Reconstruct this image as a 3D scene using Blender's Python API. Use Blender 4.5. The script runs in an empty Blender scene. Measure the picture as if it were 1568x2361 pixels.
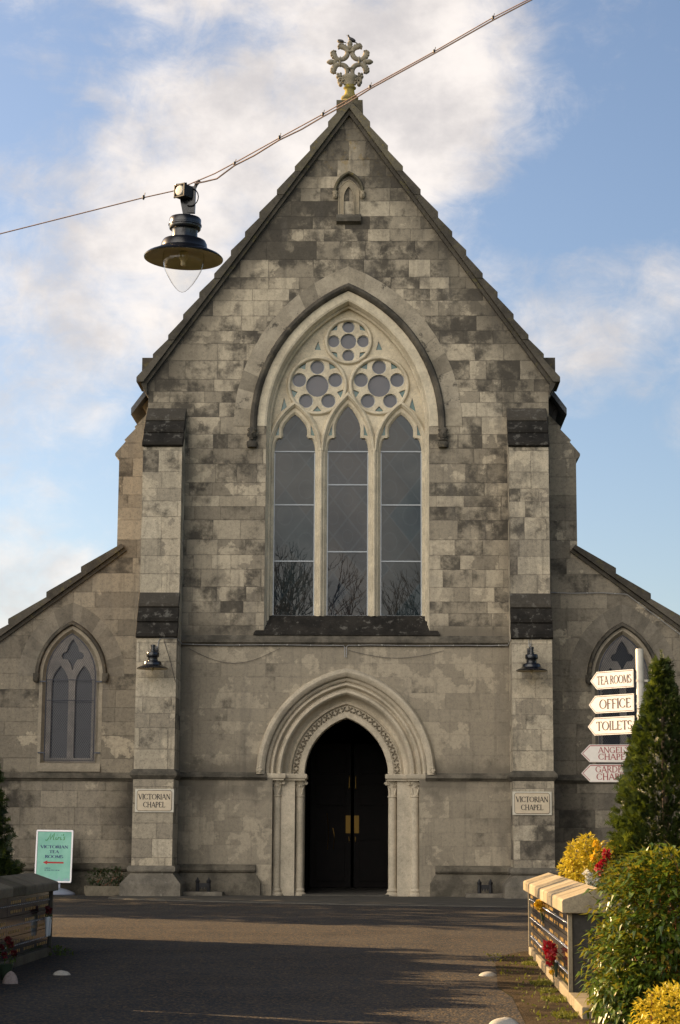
import bpy, bmesh, math, random
from mathutils import Vector, Matrix
from mathutils.geometry import tessellate_polygon
R = math.radians
scene = bpy.context.scene
COL = scene.collection

# ------------------------------------------------------------------ camera
W0, H0, FPX = 1568.0, 2361.0, 4500.0
PITCH = math.atan(748 / FPX); ROLL = R(.33)
YAW = math.atan(116 / (FPX / math.cos(PITCH)))
CAM = Vector((.89, -41.05, 1.233))
MC = Matrix.Rotation(YAW, 3, 'Z') @ Matrix.Rotation(math.pi / 2 + PITCH, 3, 'X') @ Matrix.Rotation(ROLL, 3, 'Z')
cam = bpy.data.cameras.new("camera"); camo = bpy.data.objects.new("camera", cam); COL.objects.link(camo)
cam.sensor_fit = 'VERTICAL'; cam.sensor_height = 36.0; cam.lens = 36.0 * FPX / H0
cam.clip_start = .1; cam.clip_end = 3000
camo.matrix_world = Matrix.Translation(CAM) @ MC.to_4x4()
scene.camera = camo
def sight(px, py): return (MC @ Vector((px - W0 / 2, -(py - H0 / 2), -FPX))).normalized()

# ------------------------------------------------------------------ sun, sky, exposure
SUN_AZ, SUN_EL = 26.0, 22.0           # degrees behind the facade plane (sun stands to the left), elevation
sdir = Vector((-math.cos(R(SUN_AZ)) * math.cos(R(SUN_EL)), math.sin(R(SUN_AZ)) * math.cos(R(SUN_EL)), math.sin(R(SUN_EL))))
sl = bpy.data.lights.new("sun", 'SUN'); sl.energy = 5.0; sl.angle = R(.5); sl.color = (1.0, .67, .34)
so = bpy.data.objects.new("sun", sl); COL.objects.link(so)
so.rotation_euler = sdir.to_track_quat('Z', 'Y').to_euler(); so.location = (-40, 20, 30)
scene.view_settings.view_transform = 'Standard'; scene.view_settings.look = 'None'
scene.view_settings.exposure = EXPOSURE = 1.4; scene.view_settings.gamma = 1.0
scene.view_settings.use_curve_mapping = False

class NT:
    """small helper for building node trees"""
    def __init__(s, nt): s.t = nt; s.n = nt.nodes; s.l = nt.links
    def add(s, typ, **kw):
        n = s.n.new(typ)
        for k, v in kw.items(): setattr(n, k, v)
        return n
    def put(s, sock, v):
        if isinstance(v, bpy.types.NodeSocket): s.l.new(v, sock)
        elif v is not None:
            if isinstance(v, (tuple, list)) and len(v) == 3 and sock.type == 'RGBA': v = (*v, 1)
            sock.default_value = v
    def m(s, op, a, b=None, c=None, clamp=False):
        n = s.add('ShaderNodeMath', operation=op, use_clamp=clamp)
        for i, v in enumerate((a, b, c)):
            if v is not None: s.put(n.inputs[i], v)
        return n.outputs[0]
    def v(s, op, a, b=None):
        n = s.add('ShaderNodeVectorMath', operation=op)
        s.put(n.inputs[0], a)
        if b is not None: s.put(n.inputs['Scale' if op == 'SCALE' else 1], b)
        return n.outputs['Value' if op in ('DISTANCE', 'LENGTH', 'DOT_PRODUCT') else 'Vector']
    def xyz(s, x, y, z):
        n = s.add('ShaderNodeCombineXYZ')
        for i, v in enumerate((x, y, z)): s.put(n.inputs[i], v)
        return n.outputs[0]
    def sep(s, v):
        n = s.add('ShaderNodeSeparateXYZ'); s.put(n.inputs[0], v); return n.outputs
    def noise(s, vec, scale, detail=4, rough=.55, dist=0.0):
        n = s.add('ShaderNodeTexNoise'); s.put(n.inputs['Vector'], vec)
        for k, v in (('Scale', scale), ('Detail', detail), ('Roughness', rough), ('Distortion', dist)): n.inputs[k].default_value = v
        return n.outputs['Fac']
    def mr(s, v, a, b, c=0.0, d=1.0, smooth=True):
        n = s.add('ShaderNodeMapRange', interpolation_type='SMOOTHSTEP' if smooth else 'LINEAR')
        for i, x in enumerate((v, a, b, c, d)): s.put(n.inputs[i], x)
        return n.outputs[0]
    def mix(s, f, a, b, mode='MIX'):
        n = s.add('ShaderNodeMix', data_type='RGBA', blend_type=mode)
        s.put(n.inputs[0], f); s.put(n.inputs[6], a); s.put(n.inputs[7], b); return n.outputs[2]
    def ramp(s, f, stops):
        n = s.add('ShaderNodeValToRGB'); e = n.color_ramp.elements
        while len(e) < len(stops): e.new(.5)
        for i, (p, c) in enumerate(stops): e[i].position = p; e[i].color = (*c, 1)
        s.put(n.inputs[0], f); return n.outputs[0]

world = bpy.data.worlds.new("World"); scene.world = world; world.use_nodes = True
wt = NT(world.node_tree); wt.n.clear()
sky = wt.add('ShaderNodeTexSky'); sky.sky_type = 'NISHITA'; sky.sun_disc = False
sky.sun_elevation = R(SUN_EL); sky.sun_rotation = math.atan2(sdir.x, sdir.y)
sky.air_density = 1.0; sky.dust_density = 1.2; sky.ozone_density = 1.4
dirv = wt.v('NORMALIZE', wt.add('ShaderNodeTexCoord').outputs['Generated'])
# clouds live on directions of the sky dome: two noises plus where the banks of cloud stand
BANKS = [(620, 120, 430, .30), (230, 420, 330, .20), (420, 560, 330, .26), (150, 760, 330, .26), (900, 60, 380, .28), (1080, 160, 260, .20),
         (900, 400, 330, .24), (1060, 380, 160, .10), (1480, 740, 220, .34), (1300, 780, 190, .26), (1568, 660, 120, .12), (60, 1370, 200, .34), (170, 1305, 70, .16),
         (110, 930, 260, .10), (1400, 385, 70, .14), (1568, 1020, 90, .12), (60, 10, 130, .10), (200, 330, 150, -.12), (330, 300, 130, -.12), (90, 200, 170, -.16), (330, 90, 150, -.10),
         (1330, 250, 260, -.20), (1200, 560, 230, -.20), (180, 1120, 260, -.14), (1480, 1200, 300, -.2), (260, 640, 110, -.10), (1480, 60, 200, -.05)]
cov = None
for (px, py, r, w) in BANKS:
    d = sight(px, py)
    g = wt.mr(wt.v('DISTANCE', dirv, tuple(d)), 0.0, r * 1.5 / 4560.0, w * .9, 0.0)
    cov = g if cov is None else wt.m('ADD', cov, g)
strv = wt.v('MULTIPLY', dirv, (1.0, 1.0, 1.35))
n1 = wt.noise(strv, 11.0, 10, .60, .5); n2 = wt.noise(strv, 34.0, 8, .66, .6)
dens = wt.m('ADD', wt.m('ADD', wt.m('MULTIPLY', n1, 1.15), wt.m('MULTIPLY', n2, .55)), cov)
fac = wt.mr(dens, .81, 1.38)
shade = wt.mr(wt.noise(strv, 15.0, 6, .6), .32, .68)
cloudc = wt.mix(shade, (.275, .255, .245), (.42, .385, .355))
skyc = wt.v('SCALE', sky.outputs[0], 0.072)
tint = wt.mix(1.0, skyc, (.84, .815, .835), 'MULTIPLY')
tint = wt.v('SCALE', tint, wt.mr(wt.sep(dirv)[2], .43, .68, 1.0, .20))  # overhead sky dimmed so less light reaches the road
zen = wt.mr(wt.sep(dirv)[2], .42, .66, 1.0, .15)           # the cloud thins out overhead
bgc = wt.mix(wt.m('MULTIPLY', fac, wt.m('MULTIPLY', zen, .90)), tint, cloudc)
# bright sky patch added out of view behind the viewer's left shoulder, lights the facade
sky_fill = wt.mr(wt.v('DOT_PRODUCT', dirv, tuple(Vector((-.52, -.82, .20)).normalized())), .66, .93); sky_fill = wt.m('MULTIPLY', sky_fill, wt.mr(n1, .30, .55, .5, 1.0))
bgc = wt.mix(sky_fill, bgc, (1.42, 1.32, 1.19))
bg = wt.add('ShaderNodeBackground'); wt.l.new(bgc, bg.inputs[0]); bg.inputs[1].default_value = 1.0
wo = wt.add('ShaderNodeOutputWorld'); wt.l.new(bg.outputs[0], wo.inputs[0])

# ------------------------------------------------------------------ mesh helpers
class MB:
    """collects shapes and links them as ONE mesh object"""
    def __init__(s): s.v = []; s.f = []; s.tn = []; s.tone = 0.5
    def face(s, idx, tone=None): s.f.append(tuple(idx)); s.tn.append(s.tone if tone is None else tone)
    def pts(s, ps):
        b = len(s.v); s.v.extend(tuple(p) for p in ps); return list(range(b, b + len(ps)))
    def box(s, x0, x1, y0, y1, z0, z1):
        i = s.pts([(x0, y0, z0), (x1, y0, z0), (x1, y1, z0), (x0, y1, z0), (x0, y0, z1), (x1, y0, z1), (x1, y1, z1), (x0, y1, z1)])
        for q in ((0, 3, 2, 1), (4, 5, 6, 7), (0, 1, 5, 4), (1, 2, 6, 5), (2, 3, 7, 6), (3, 0, 4, 7)): s.face([i[k] for k in q])
    def loft(s, loops, closed=False, cap=False):
        ids = [s.pts(l) for l in loops]
        n = len(ids[0])
        for a, b in zip(ids, ids[1:]):
            for k in range(n if closed else n - 1):
                k2 = (k + 1) % n
                s.face((a[k], a[k2], b[k2], b[k]))
        if cap:
            s.face(list(reversed(ids[0]))); s.face(ids[-1])
        return ids
    def plate(s, outer, holes, y0, y1, outer_b=None, holes_b=None, back=True):
        """slab in the XZ plane with holes; the back outline may differ from the front one (a splay)"""
        ob = outer_b or outer; hb = holes_b or holes
        F = [outer] + list(holes); B = [ob] + list(hb)
        for L, y, flip in ((F, y0, False), (B, y1, True)):
            if flip and not back: continue
            tris = tessellate_polygon([[Vector((p[0], p[1], 0)) for p in l] for l in L])
            ids = s.pts([(p[0], y, p[1]) for l in L for p in l])
            for t in tris: s.face([ids[k] for k in (reversed(t) if flip else t)])
        for a, b in zip(F, B):
            i = s.pts([(p[0], y0, p[1]) for p in a]); j = s.pts([(p[0], y1, p[1]) for p in b]); n = len(a)
            for k in range(n): s.face((i[k], i[(k + 1) % n], j[(k + 1) % n], j[k]))
    def prism_x(s, prof, x0, x1):
        """outline in (y, z) pushed along X"""
        a = s.pts([(x0, p[0], p[1]) for p in prof]); b = s.pts([(x1, p[0], p[1]) for p in prof]); n = len(prof)
        for k in range(n): s.face((a[k], a[(k + 1) % n], b[(k + 1) % n], b[k]))
        for t in tessellate_polygon([[Vector((p[0], p[1], 0)) for p in prof]]):
            s.face([a[k] for k in t]); s.face([b[k] for k in reversed(t)])
    def tube(s, path, rad, seg=8, cap=True):
        path = [Vector(p) for p in path]; loops = []
        rs = rad if isinstance(rad, (list, tuple)) else [rad] * len(path)
        t0 = (path[1] - path[0]).normalized()
        up = Vector((0, 0, 1)) if abs(t0.z) < .9 else Vector((1, 0, 0))
        x = t0.cross(up).normalized()
        for i, p in enumerate(path):
            t = (path[min(i + 1, len(path) - 1)] - path[max(i - 1, 0)]).normalized()
            x = (x - t * x.dot(t)).normalized(); y = t.cross(x)
            loops.append([p + (x * math.cos(2 * math.pi * k / seg) + y * math.sin(2 * math.pi * k / seg)) * rs[i] for k in range(seg)])
        s.loft(loops, True, cap)
    def lathe(s, prof, c=(0, 0, 0), seg=32, sx=1, sy=1, cap=False):
        s.loft([[(c[0] + r * sx * math.cos(2 * math.pi * k / seg), c[1] + r * sy * math.sin(2 * math.pi * k / seg), c[2] + z) for k in range(seg)] for r, z in prof], True, cap)
    def ball(s, c, r, seg=10, rings=7, rot=None):
        rx, ry, rz = (r, r, r) if not isinstance(r, (tuple, list)) else r
        loops = []
        for i in range(rings + 1):
            a = math.pi * i / rings; rr = max(math.sin(a), .02)
            l = []
            for k in range(seg):
                p = Vector((rx * rr * math.cos(2 * math.pi * k / seg), ry * rr * math.sin(2 * math.pi * k / seg), -rz * math.cos(a)))
                if rot: p = rot @ p
                l.append(p + Vector(c))
            loops.append(l)
        s.loft(loops, True, True)
    def quad(s, a, b, c, d, tone=None):
        i = s.pts([a, b, c, d]); s.face(i, tone)
    def build(s, name, mat, parent=None, loc=None, smooth=None, fix=True, bevel=0, **tg):
        me = bpy.data.meshes.new(name); me.from_pydata(s.v, [], s.f); me.update()
        at = me.attributes.new('tone', 'FLOAT', 'FACE'); at.data.foreach_set('value', s.tn)
        if fix:
            b = bmesh.new(); b.from_mesh(me)
            bmesh.ops.remove_doubles(b, verts=b.verts, dist=1e-5)
            bmesh.ops.recalc_face_normals(b, faces=b.faces); b.to_mesh(me); b.free()
        if smooth is not None:
            me.polygons.foreach_set('use_smooth', [True] * len(me.polygons)); me.set_sharp_from_angle(angle=R(smooth))
        me.materials.append(mat)
        o = bpy.data.objects.new(name, me); COL.objects.link(o)
        if loc: o.location = loc
        if parent: o.parent = parent
        if bevel:
            md = o.modifiers.new('bevel', 'BEVEL'); md.width = bevel; md.segments = 2; md.limit_method = 'ANGLE'; md.angle_limit = R(40)
        for k, val in tg.items(): o[k] = val
        return o
def thing(name, label, cat, loc=(0, 0, 0), rz=0, group=None, tilt=None):
    o = bpy.data.objects.new(name, None); COL.objects.link(o); o.empty_display_size = .2
    o.location = loc; o.rotation_euler = (0, 0, rz) if tilt is None else tilt
    o['label'] = label; o['category'] = cat
    if group: o['group'] = group
    return o
def tag(o, label=None, cat=None, group=None, kind=None):
    for k, v in (('label', label), ('category', cat), ('group', group), ('kind', kind)):
        if v: o[k] = v
    return o
def copy_tree(o, parent=None):
    c = o.copy(); COL.objects.link(c)
    if parent: c.parent = parent
    for ch in list(o.children): copy_tree(ch, c)
    return c
def arch(a, h, z0, n=0.0, k=14, cx=0.0):
    """two-centred pointed arch, offset outwards by n; left springing > apex > right springing"""
    rad = (a * a + h * h) / (2 * a); c = rad - a; rn = rad + n
    te = math.acos(-c / rn); L = []
    for i in range(k + 1):
        t = math.pi + (te - math.pi) * i / k
        L.append((cx + c + rn * math.cos(t), z0 + rn * math.sin(t)))
    return L + [(2 * cx - x, z) for x, z in reversed(L[:-1])]
def arch_hole(a, h, z0, zb, n=0.0, k=14, cx=0.0, leg=None):
    A = arch(a, h, z0, n, k, cx); w = leg if leg is not None else a + n
    return [(cx - w, zb)] + ([(cx - w, z0)] if leg is not None else []) + A + ([(cx + w, z0)] if leg is not None else []) + [(cx + w, zb)]
def sweep_arch(mb, prof, a, h, z0, k=18, cx=0.0, legs=None):
    loops = []
    for n, y in prof:
        A = arch(a, h, z0, n, k, cx)
        if legs is not None: A = [(A[0][0], legs)] + A + [(A[-1][0], legs)]
        loops.append([(x, y, z) for x, z in A])
    mb.loft(loops)
def circle(cx, cz, r, k=24, a0=0.0): return [(cx + r * math.cos(a0 + 2 * math.pi * i / k), cz + r * math.sin(a0 + 2 * math.pi * i / k)) for i in range(k)]
# ------------------------------------------------------------------ materials
def newmat(name):
    m = bpy.data.materials.new(name); m.use_nodes = True
    g = NT(m.node_tree); g.n.clear()
    out = g.add('ShaderNodeOutputMaterial'); b = g.add('ShaderNodeBsdfPrincipled')
    g.l.new(b.outputs[0], out.inputs[0]); g.b = b; g.out = out
    return m, g
def bset(g, **kw):
    names = dict(color='Base Color', rough='Roughness', metal='Metallic', ior='IOR', spec='Specular IOR Level', trans='Transmission Weight', alpha='Alpha', normal='Normal', sub='Subsurface Weight', coat='Coat Weight')
    for k, v in kw.items(): g.put(g.b.inputs[names[k]], v)
def bump(g, h, strength, dist):
    n = g.add('ShaderNodeBump'); g.put(n.inputs['Height'], h); n.inputs['Strength'].default_value = strength; n.inputs['Distance'].default_value = dist
    return n.outputs[0]
def tone(g): return g.add('ShaderNodeAttribute', attribute_name='tone').outputs['Fac']
def wpos(g): return g.add('ShaderNodeNewGeometry').outputs['Position']

def ashlar(name, course=.33, wmin=.5, wmax=1.05, pal=None, crust=1.0, upper=0.0, patch=.5, seed=0.0, lich=0.0, joint=1.0, light=(.50, .43, .32)):
    """weathered stone laid in courses: every block its own tone, black crust, pale scars, fine joints"""
    m, g = newmat(name); P = wpos(g); x, y, z = g.sep(P)
    u = g.m('ADD', x, g.m('MULTIPLY', y, 1.0)); u = g.m('ADD', u, seed)
    zz = g.m('ADD', z, g.m('ADD', g.m('MULTIPLY', g.m('SINE', g.m('MULTIPLY', z, 5.3)), .045), g.m('MULTIPLY', g.m('SINE', g.m('MULTIPLY_ADD', z, 2.9, 1.0)), .05)))
    q = g.m('DIVIDE', zz, course); row = g.m('FLOOR', q); fz = g.m('FRACT', q)
    wn = g.add('ShaderNodeTexWhiteNoise', noise_dimensions='1D'); g.put(wn.inputs['W'], g.m('ADD', row, seed + .31)); rr = wn.outputs['Value']
    wn2 = g.add('ShaderNodeTexWhiteNoise', noise_dimensions='1D'); g.put(wn2.inputs['W'], g.m('ADD', row, seed + 7.77)); ro = wn2.outputs['Value']
    bw = g.m('MULTIPLY_ADD', rr, wmax - wmin, wmin)
    c = g.m('DIVIDE', g.m('MULTIPLY_ADD', ro, 3.0, u), bw)
    c = g.m('ADD', c, g.m('MULTIPLY', g.m('SINE', g.m('MULTIPLY_ADD', c, 2.1, g.m('MULTIPLY', row, 1.7))), .26))
    col = g.m('FLOOR', c); fc = g.m('FRACT', c)
    idv = g.xyz(col, row, seed)
    w3 = g.add('ShaderNodeTexWhiteNoise', noise_dimensions='3D'); g.put(w3.inputs['Vector'], idv)
    r1 = w3.outputs['Value']; rc = g.sep(w3.outputs['Color']); r2 = rc[1]; r3 = rc[2]
    ez = g.m('MULTIPLY', g.m('MINIMUM', fz, g.m('SUBTRACT', 1.0, fz)), course); ex = g.m('MULTIPLY', g.m('MINIMUM', fc, g.m('SUBTRACT', 1.0, fc)), bw)
    jd = g.m('ADD', g.m('MINIMUM', ez, ex), g.m('MULTIPLY', g.m('SUBTRACT', g.noise(P, 17, 5, .7), .5), .030)); jm = g.mr(jd, .0015, .0095, 1.0, 0.0)
    chip = g.m('MULTIPLY', g.mr(jd, .004, .05, 1.0, 0.0), g.mr(g.noise(P, 4.5, 5, .65), .50, .66))
    pal = pal or [(0.0, (.12, .103, .080)), (.14, (.22, .19, .145)), (.5, (.315, .272, .205)), (.85, (.39, .337, .253)), (1.0, (.47, .41, .31))]
    hi = g.mr(z, 4.9, 6.2, 0.0, 1.0) if upper else None
    rsel = r1 if hi is None else g.m('ADD', g.m('MULTIPLY', r1, g.m('MULTIPLY_ADD', hi, .54, .24)), g.m('MULTIPLY_ADD', hi, -.22, .42))
    base = g.ramp(rsel, pal)
    # stains: position plus a jump per block so they break at the joints
    sv = g.v('ADD', P, g.v('SCALE', g.xyz(r2, r3, r1), .42))
    big = g.noise(P, .33, 3, .5); nb = g.noise(sv, 2.1, 8, .68); nf = g.noise(P, 14, 6, .7); nfin = g.noise(P, 75, 3, .6)
    pale = g.mr(g.m('ADD', g.noise(g.v('ADD', P, (31, 7, 3)), 1.5, 7, .62), g.m('MULTIPLY', r3, .18 * patch)), .68 - .08 * patch, .71 - .08 * patch)
    base = g.mix(g.m('MULTIPLY', pale, .75), base, light)
    amt = g.m('ADD', g.m('MULTIPLY', big, .45), g.m('MULTIPLY', r2, .22))
    if hi is not None: amt = g.m('ADD', amt, g.m('MULTIPLY_ADD', hi, .13, g.m('MULTIPLY_ADD', g.mr(z, 6.0, 13.5), .09, -.13)))
    cr = g.mr(g.m('ADD', g.m('ADD', nb, amt), g.m('MULTIPLY', nf, .16)), 1.00 - .12 * crust, 1.24 - .12 * crust)
    base = g.mix(g.m('MULTIPLY', cr, .86), base, (.042, .038, .033))
    if seed == 13.7:   # the aisle stone: washed pale under the sills, darker towards the buttress below the string course
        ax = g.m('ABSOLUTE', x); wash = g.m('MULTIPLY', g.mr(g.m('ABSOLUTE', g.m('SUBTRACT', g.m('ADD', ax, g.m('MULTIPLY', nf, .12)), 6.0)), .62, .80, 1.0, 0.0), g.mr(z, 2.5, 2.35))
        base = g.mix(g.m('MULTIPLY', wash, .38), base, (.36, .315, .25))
        edge_dark = g.m('MULTIPLY', g.m('MULTIPLY', g.mr(g.m('ADD', ax, g.m('MULTIPLY', nb, .9)), 5.55, 4.95), g.mr(z, 2.6, 2.2)), g.mr(x, -1.0, 1.0, .88, .45))
        base = g.mix(edge_dark, base, (.03, .027, .024))
    # grey washes running down the face
    st = g.mr(g.noise(g.v('MULTIPLY', P, (2.6, 2.6, .42)), 1.0, 6, .6), .50, .74)
    base = g.mix(g.m('MULTIPLY', st, .42), base, (.14, .128, .112))
    st2 = g.mr(g.noise(g.v('MULTIPLY', P, (7.5, 7.5, .55)), 1.0, 6, .65), .52, .70); base = g.mix(g.m('MULTIPLY', st2, .34), base, (.085, .076, .063))
    sp = g.m('ADD', g.m('MULTIPLY', nf, .55), g.m('MULTIPLY', nfin, .5)); base = g.mix(1.0, base, g.ramp(sp, [(.32, (.50, .50, .50)), (.50, (1.0, 1.0, 1.0)), (.70, (1.30, 1.28, 1.24))]), 'MULTIPLY')
    pit = g.mr(g.noise(P, 26, 4, .75), .55, .70); base = g.mix(g.m('MULTIPLY', pit, .52), base, (.06, .054, .046))
    base = g.mix(g.m('MULTIPLY', chip, .30), base, (.075, .066, .054))
    if lich:
        lf = g.m('MULTIPLY', g.mr(g.noise(P, 5.0, 6, .7), .52, .66), g.mr(z, 15.0, 16.6, 0.0, lich)); base = g.mix(lf, base, (.25, .16, .03))
    if hi is not None:     # crust under the raking cornice, algae along the string courses, darker towards the buttresses
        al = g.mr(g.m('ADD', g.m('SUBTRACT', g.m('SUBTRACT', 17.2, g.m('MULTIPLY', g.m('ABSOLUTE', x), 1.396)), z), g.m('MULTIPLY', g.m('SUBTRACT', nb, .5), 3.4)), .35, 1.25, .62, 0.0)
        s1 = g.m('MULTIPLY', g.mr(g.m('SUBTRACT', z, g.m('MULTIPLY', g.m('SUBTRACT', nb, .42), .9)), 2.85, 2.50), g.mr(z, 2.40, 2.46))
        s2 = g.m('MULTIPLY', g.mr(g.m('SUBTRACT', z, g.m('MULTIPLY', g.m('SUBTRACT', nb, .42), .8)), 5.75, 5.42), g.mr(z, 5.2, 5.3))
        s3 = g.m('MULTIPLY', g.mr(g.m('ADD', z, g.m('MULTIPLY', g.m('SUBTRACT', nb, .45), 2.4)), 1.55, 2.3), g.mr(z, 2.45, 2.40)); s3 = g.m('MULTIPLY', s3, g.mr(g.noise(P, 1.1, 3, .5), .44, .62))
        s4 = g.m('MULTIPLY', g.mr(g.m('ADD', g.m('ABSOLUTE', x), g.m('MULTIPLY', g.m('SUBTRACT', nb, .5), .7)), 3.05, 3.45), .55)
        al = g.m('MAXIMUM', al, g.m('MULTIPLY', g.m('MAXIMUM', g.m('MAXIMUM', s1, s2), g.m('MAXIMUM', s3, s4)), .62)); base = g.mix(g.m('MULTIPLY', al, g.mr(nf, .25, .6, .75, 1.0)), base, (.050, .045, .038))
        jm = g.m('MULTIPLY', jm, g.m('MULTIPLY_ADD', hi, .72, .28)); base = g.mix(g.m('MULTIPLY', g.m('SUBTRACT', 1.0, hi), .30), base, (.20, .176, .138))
    base = g.mix(g.m('MULTIPLY', jm, .44 * joint), base, (.055, .049, .042))
    h = g.m('SUBTRACT', g.m('ADD', g.m('MULTIPLY', nf, .6), g.m('MULTIPLY', nfin, .35)), g.m('MULTIPLY', jm, 1.2))
    bset(g, color=base, rough=.92, spec=.2, normal=bump(g, h, .55, .012))
    return m
def stone(name, c0, c1, dark=(.06, .054, .046), crust=.4, grain=16, lich=None, bmp=.5, band=0.0):
    m, g = newmat(name); P = wpos(g)
    n1 = g.noise(P, 2.4, 7, .66); n2 = g.noise(P, grain, 6, .7); n3 = g.noise(P, 70, 3, .6); t = tone(g)
    base = g.mix(g.mr(n1, .34, .66), c0, c1)
    base = g.mix(g.m('MULTIPLY', g.m('SUBTRACT', t, .5), .9, clamp=True), base, dark)
    base = g.mix(g.mr(t, 0.0, .5, .45, 0.0, False), base, (.50, .44, .35))
    cr = g.mr(g.m('ADD', g.noise(g.v('ADD', P, (5, 3, 9)), 3.1, 8, .7), g.m('MULTIPLY', n2, .3)), .92 - .3 * crust, 1.02 - .3 * crust)
    base = g.mix(g.m('MULTIPLY', cr, .85), base, dark)
    base = g.mix(1.0, base, g.ramp(g.m('ADD', g.m('MULTIPLY', n2, .5), g.m('MULTIPLY', n3, .5)), [(.3, (.62, .62, .62)), (.5, (1, 1, 1)), (.72, (1.25, 1.24, 1.2))]), 'MULTIPLY')
    if lich:
        c, amt, lo = lich
        lf = g.mr(g.noise(g.v('ADD', P, (11, 2, 4)), 6.5, 7, .72), lo, lo + .1, 0.0, amt); base = g.mix(lf, base, c)
    if band:   # horizontal bed joints
        z = g.sep(P)[2]; f = g.m('FRACT', g.m('DIVIDE', z, band)); base = g.mix(g.mr(g.m('MINIMUM', f, g.m('SUBTRACT', 1.0, f)), .008, .03, .5, 0.0), base, dark)
    bset(g, color=base, rough=.92, spec=.2, normal=bump(g, g.m('ADD', g.m('MULTIPLY', n2, .6), g.m('MULTIPLY', n3, .4)), bmp, .012))
    return m
def plain(name, c, rough=.5, metal=0.0, var=.0, spec=.5, scale=20, coat=0.0):
    m, g = newmat(name); col = c
    if var:
        n = g.noise(g.add('ShaderNodeTexCoord').outputs['Object'], scale, 6, .65)
        col = g.mix(g.mr(n, .3, .7), tuple(x * (1 - var) for x in c), tuple(min(1, x * (1 + var)) for x in c))
    bset(g, color=col, rough=rough, metal=metal, spec=spec, coat=coat); return m
def leafmat(name, stops, trans=.35, rough=.42, tcol=(.30, .34, .04), spec=.5):
    m, g = newmat(name); t = tone(g); c = g.ramp(t, stops)
    bset(g, color=c, rough=rough, spec=spec)
    tr = g.add('ShaderNodeBsdfTranslucent'); g.put(tr.inputs[0], g.mix(.6, c, tcol))
    mx = g.add('ShaderNodeMixShader'); mx.inputs[0].default_value = trans
    g.l.new(g.b.outputs[0], mx.inputs[1]); g.l.new(tr.outputs[0], mx.inputs[2]); g.l.new(mx.outputs[0], g.out.inputs[0])
    return m

M = {}
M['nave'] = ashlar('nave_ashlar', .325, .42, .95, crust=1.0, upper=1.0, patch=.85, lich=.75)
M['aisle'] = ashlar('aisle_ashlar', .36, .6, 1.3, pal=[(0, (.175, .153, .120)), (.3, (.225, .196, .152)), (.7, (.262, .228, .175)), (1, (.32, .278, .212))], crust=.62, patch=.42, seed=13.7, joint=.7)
M['buttress'] = ashlar('buttress_ashlar', .37, .46, .98, pal=[(0, (.24, .208, .162)), (.3, (.33, .288, .22)), (.7, (.40, .35, .265)), (1, (.48, .42, .32))], crust=.5, patch=.75, seed=5.2, joint=.8)
M['trim'] = stone('dressed_stone', (.48, .42, .312), (.63, .555, .415), crust=.22)
M['door_trim'] = stone('doorway_stone', (.42, .367, .28), (.54, .47, .36), crust=.05, bmp=.3)
M['voussoir'] = stone('arch_stone', (.26, .225, .17), (.39, .338, .255), crust=.68)
M['voussoir_dark'] = stone('aisle_arch_stone', (.16, .142, .115), (.235, .207, .163), crust=.35)
M['hood'] = stone('hood_stone', (.055, .05, .042), (.12, .105, .083), crust=.35, lich=((.20, .165, .11), .5, .55))
M['coping'] = stone('coping_stone', (.055, .049, .040), (.10, .088, .07), crust=.25, lich=((.13, .115, .05), .6, .55))
M['coping_moss'] = stone('mossy_coping_stone', (.08, .071, .052), (.13, .115, .078), crust=.2, lich=((.22, .17, .045), .7, .55))
M['weather'] = stone('blackened_stone', (.017, .0155, .0135), (.036, .032, .027), dark=(.011, .010, .009), crust=.25, grain=24, lich=((.17, .16, .14), .6, .545), bmp=1.0)
M['plinth'] = stone('plinth_stone', (.085, .076, .060), (.18, .158, .122), dark=(.03, .026, .022), crust=.5, lich=((.24, .22, .18), .5, .6), bmp=.8)
M['plinth_light'] = stone('buttress_foot_stone', (.13, .117, .096), (.225, .20, .16), crust=.35, lich=((.36, .33, .28), .5, .58), bmp=.9)
M['string'] = stone('string_stone', (.075, .068, .055), (.17, .15, .118), crust=.35)
M['finial'] = stone('finial_stone', (.20, .178, .135), (.30, .262, .195), crust=.2, lich=((.27, .20, .04), .55, .60))
M['finial_moss'] = stone('finial_mossy_stone', (.17, .15, .07), (.24, .20, .08), crust=.2, lich=((.36, .27, .03), .9, .48))
M['niche'] = stone('niche_stone', (.24, .205, .15), (.35, .295, .21), crust=.2)
M['apron'] = stone('paving_concrete', (.07, .066, .058), (.105, .097, .084), crust=.1, bmp=.2)
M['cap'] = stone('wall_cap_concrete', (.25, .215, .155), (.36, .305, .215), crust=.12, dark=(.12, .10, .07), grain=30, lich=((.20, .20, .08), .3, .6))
M['cap_old_shaded'] = stone('shaded_old_cap_stone', (.085, .073, .053), (.145, .125, .09), crust=.15, dark=(.05, .045, .035), grain=24, lich=((.16, .17, .08), .4, .55))  # old stone, its colour darkened further for the left wall's shade
M['trough'] = stone('trough_stone', (.13, .115, .085), (.20, .175, .13), crust=.2)
M['white_stone'] = stone('whitewashed_stone', (.36, .35, .32), (.48, .465, .43), crust=.12, dark=(.3, .28, .24))
M['pink_stone'] = stone('pink_stone', (.30, .25, .24), (.42, .35, .33), crust=.1)
M['slate'] = plain('roof_slate', (.07, .075, .085), .6, var=.4)
M['iron'] = plain('black_iron', (.006, .006, .008), .6, var=.3)
M['lamp'] = plain('black_lamp_enamel', (.007, .008, .012), .24, spec=.5, coat=.1)
M['shade_in'] = plain('shade_inner_enamel', (.55, .47, .32), .5, var=.15, scale=6)
M['steel'] = plain('galvanised_steel', (.45, .44, .42), .45, metal=.7, var=.15)
M['pole'] = plain('white_painted_steel', (.52, .49, .43), .45, var=.12, scale=8)
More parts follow.
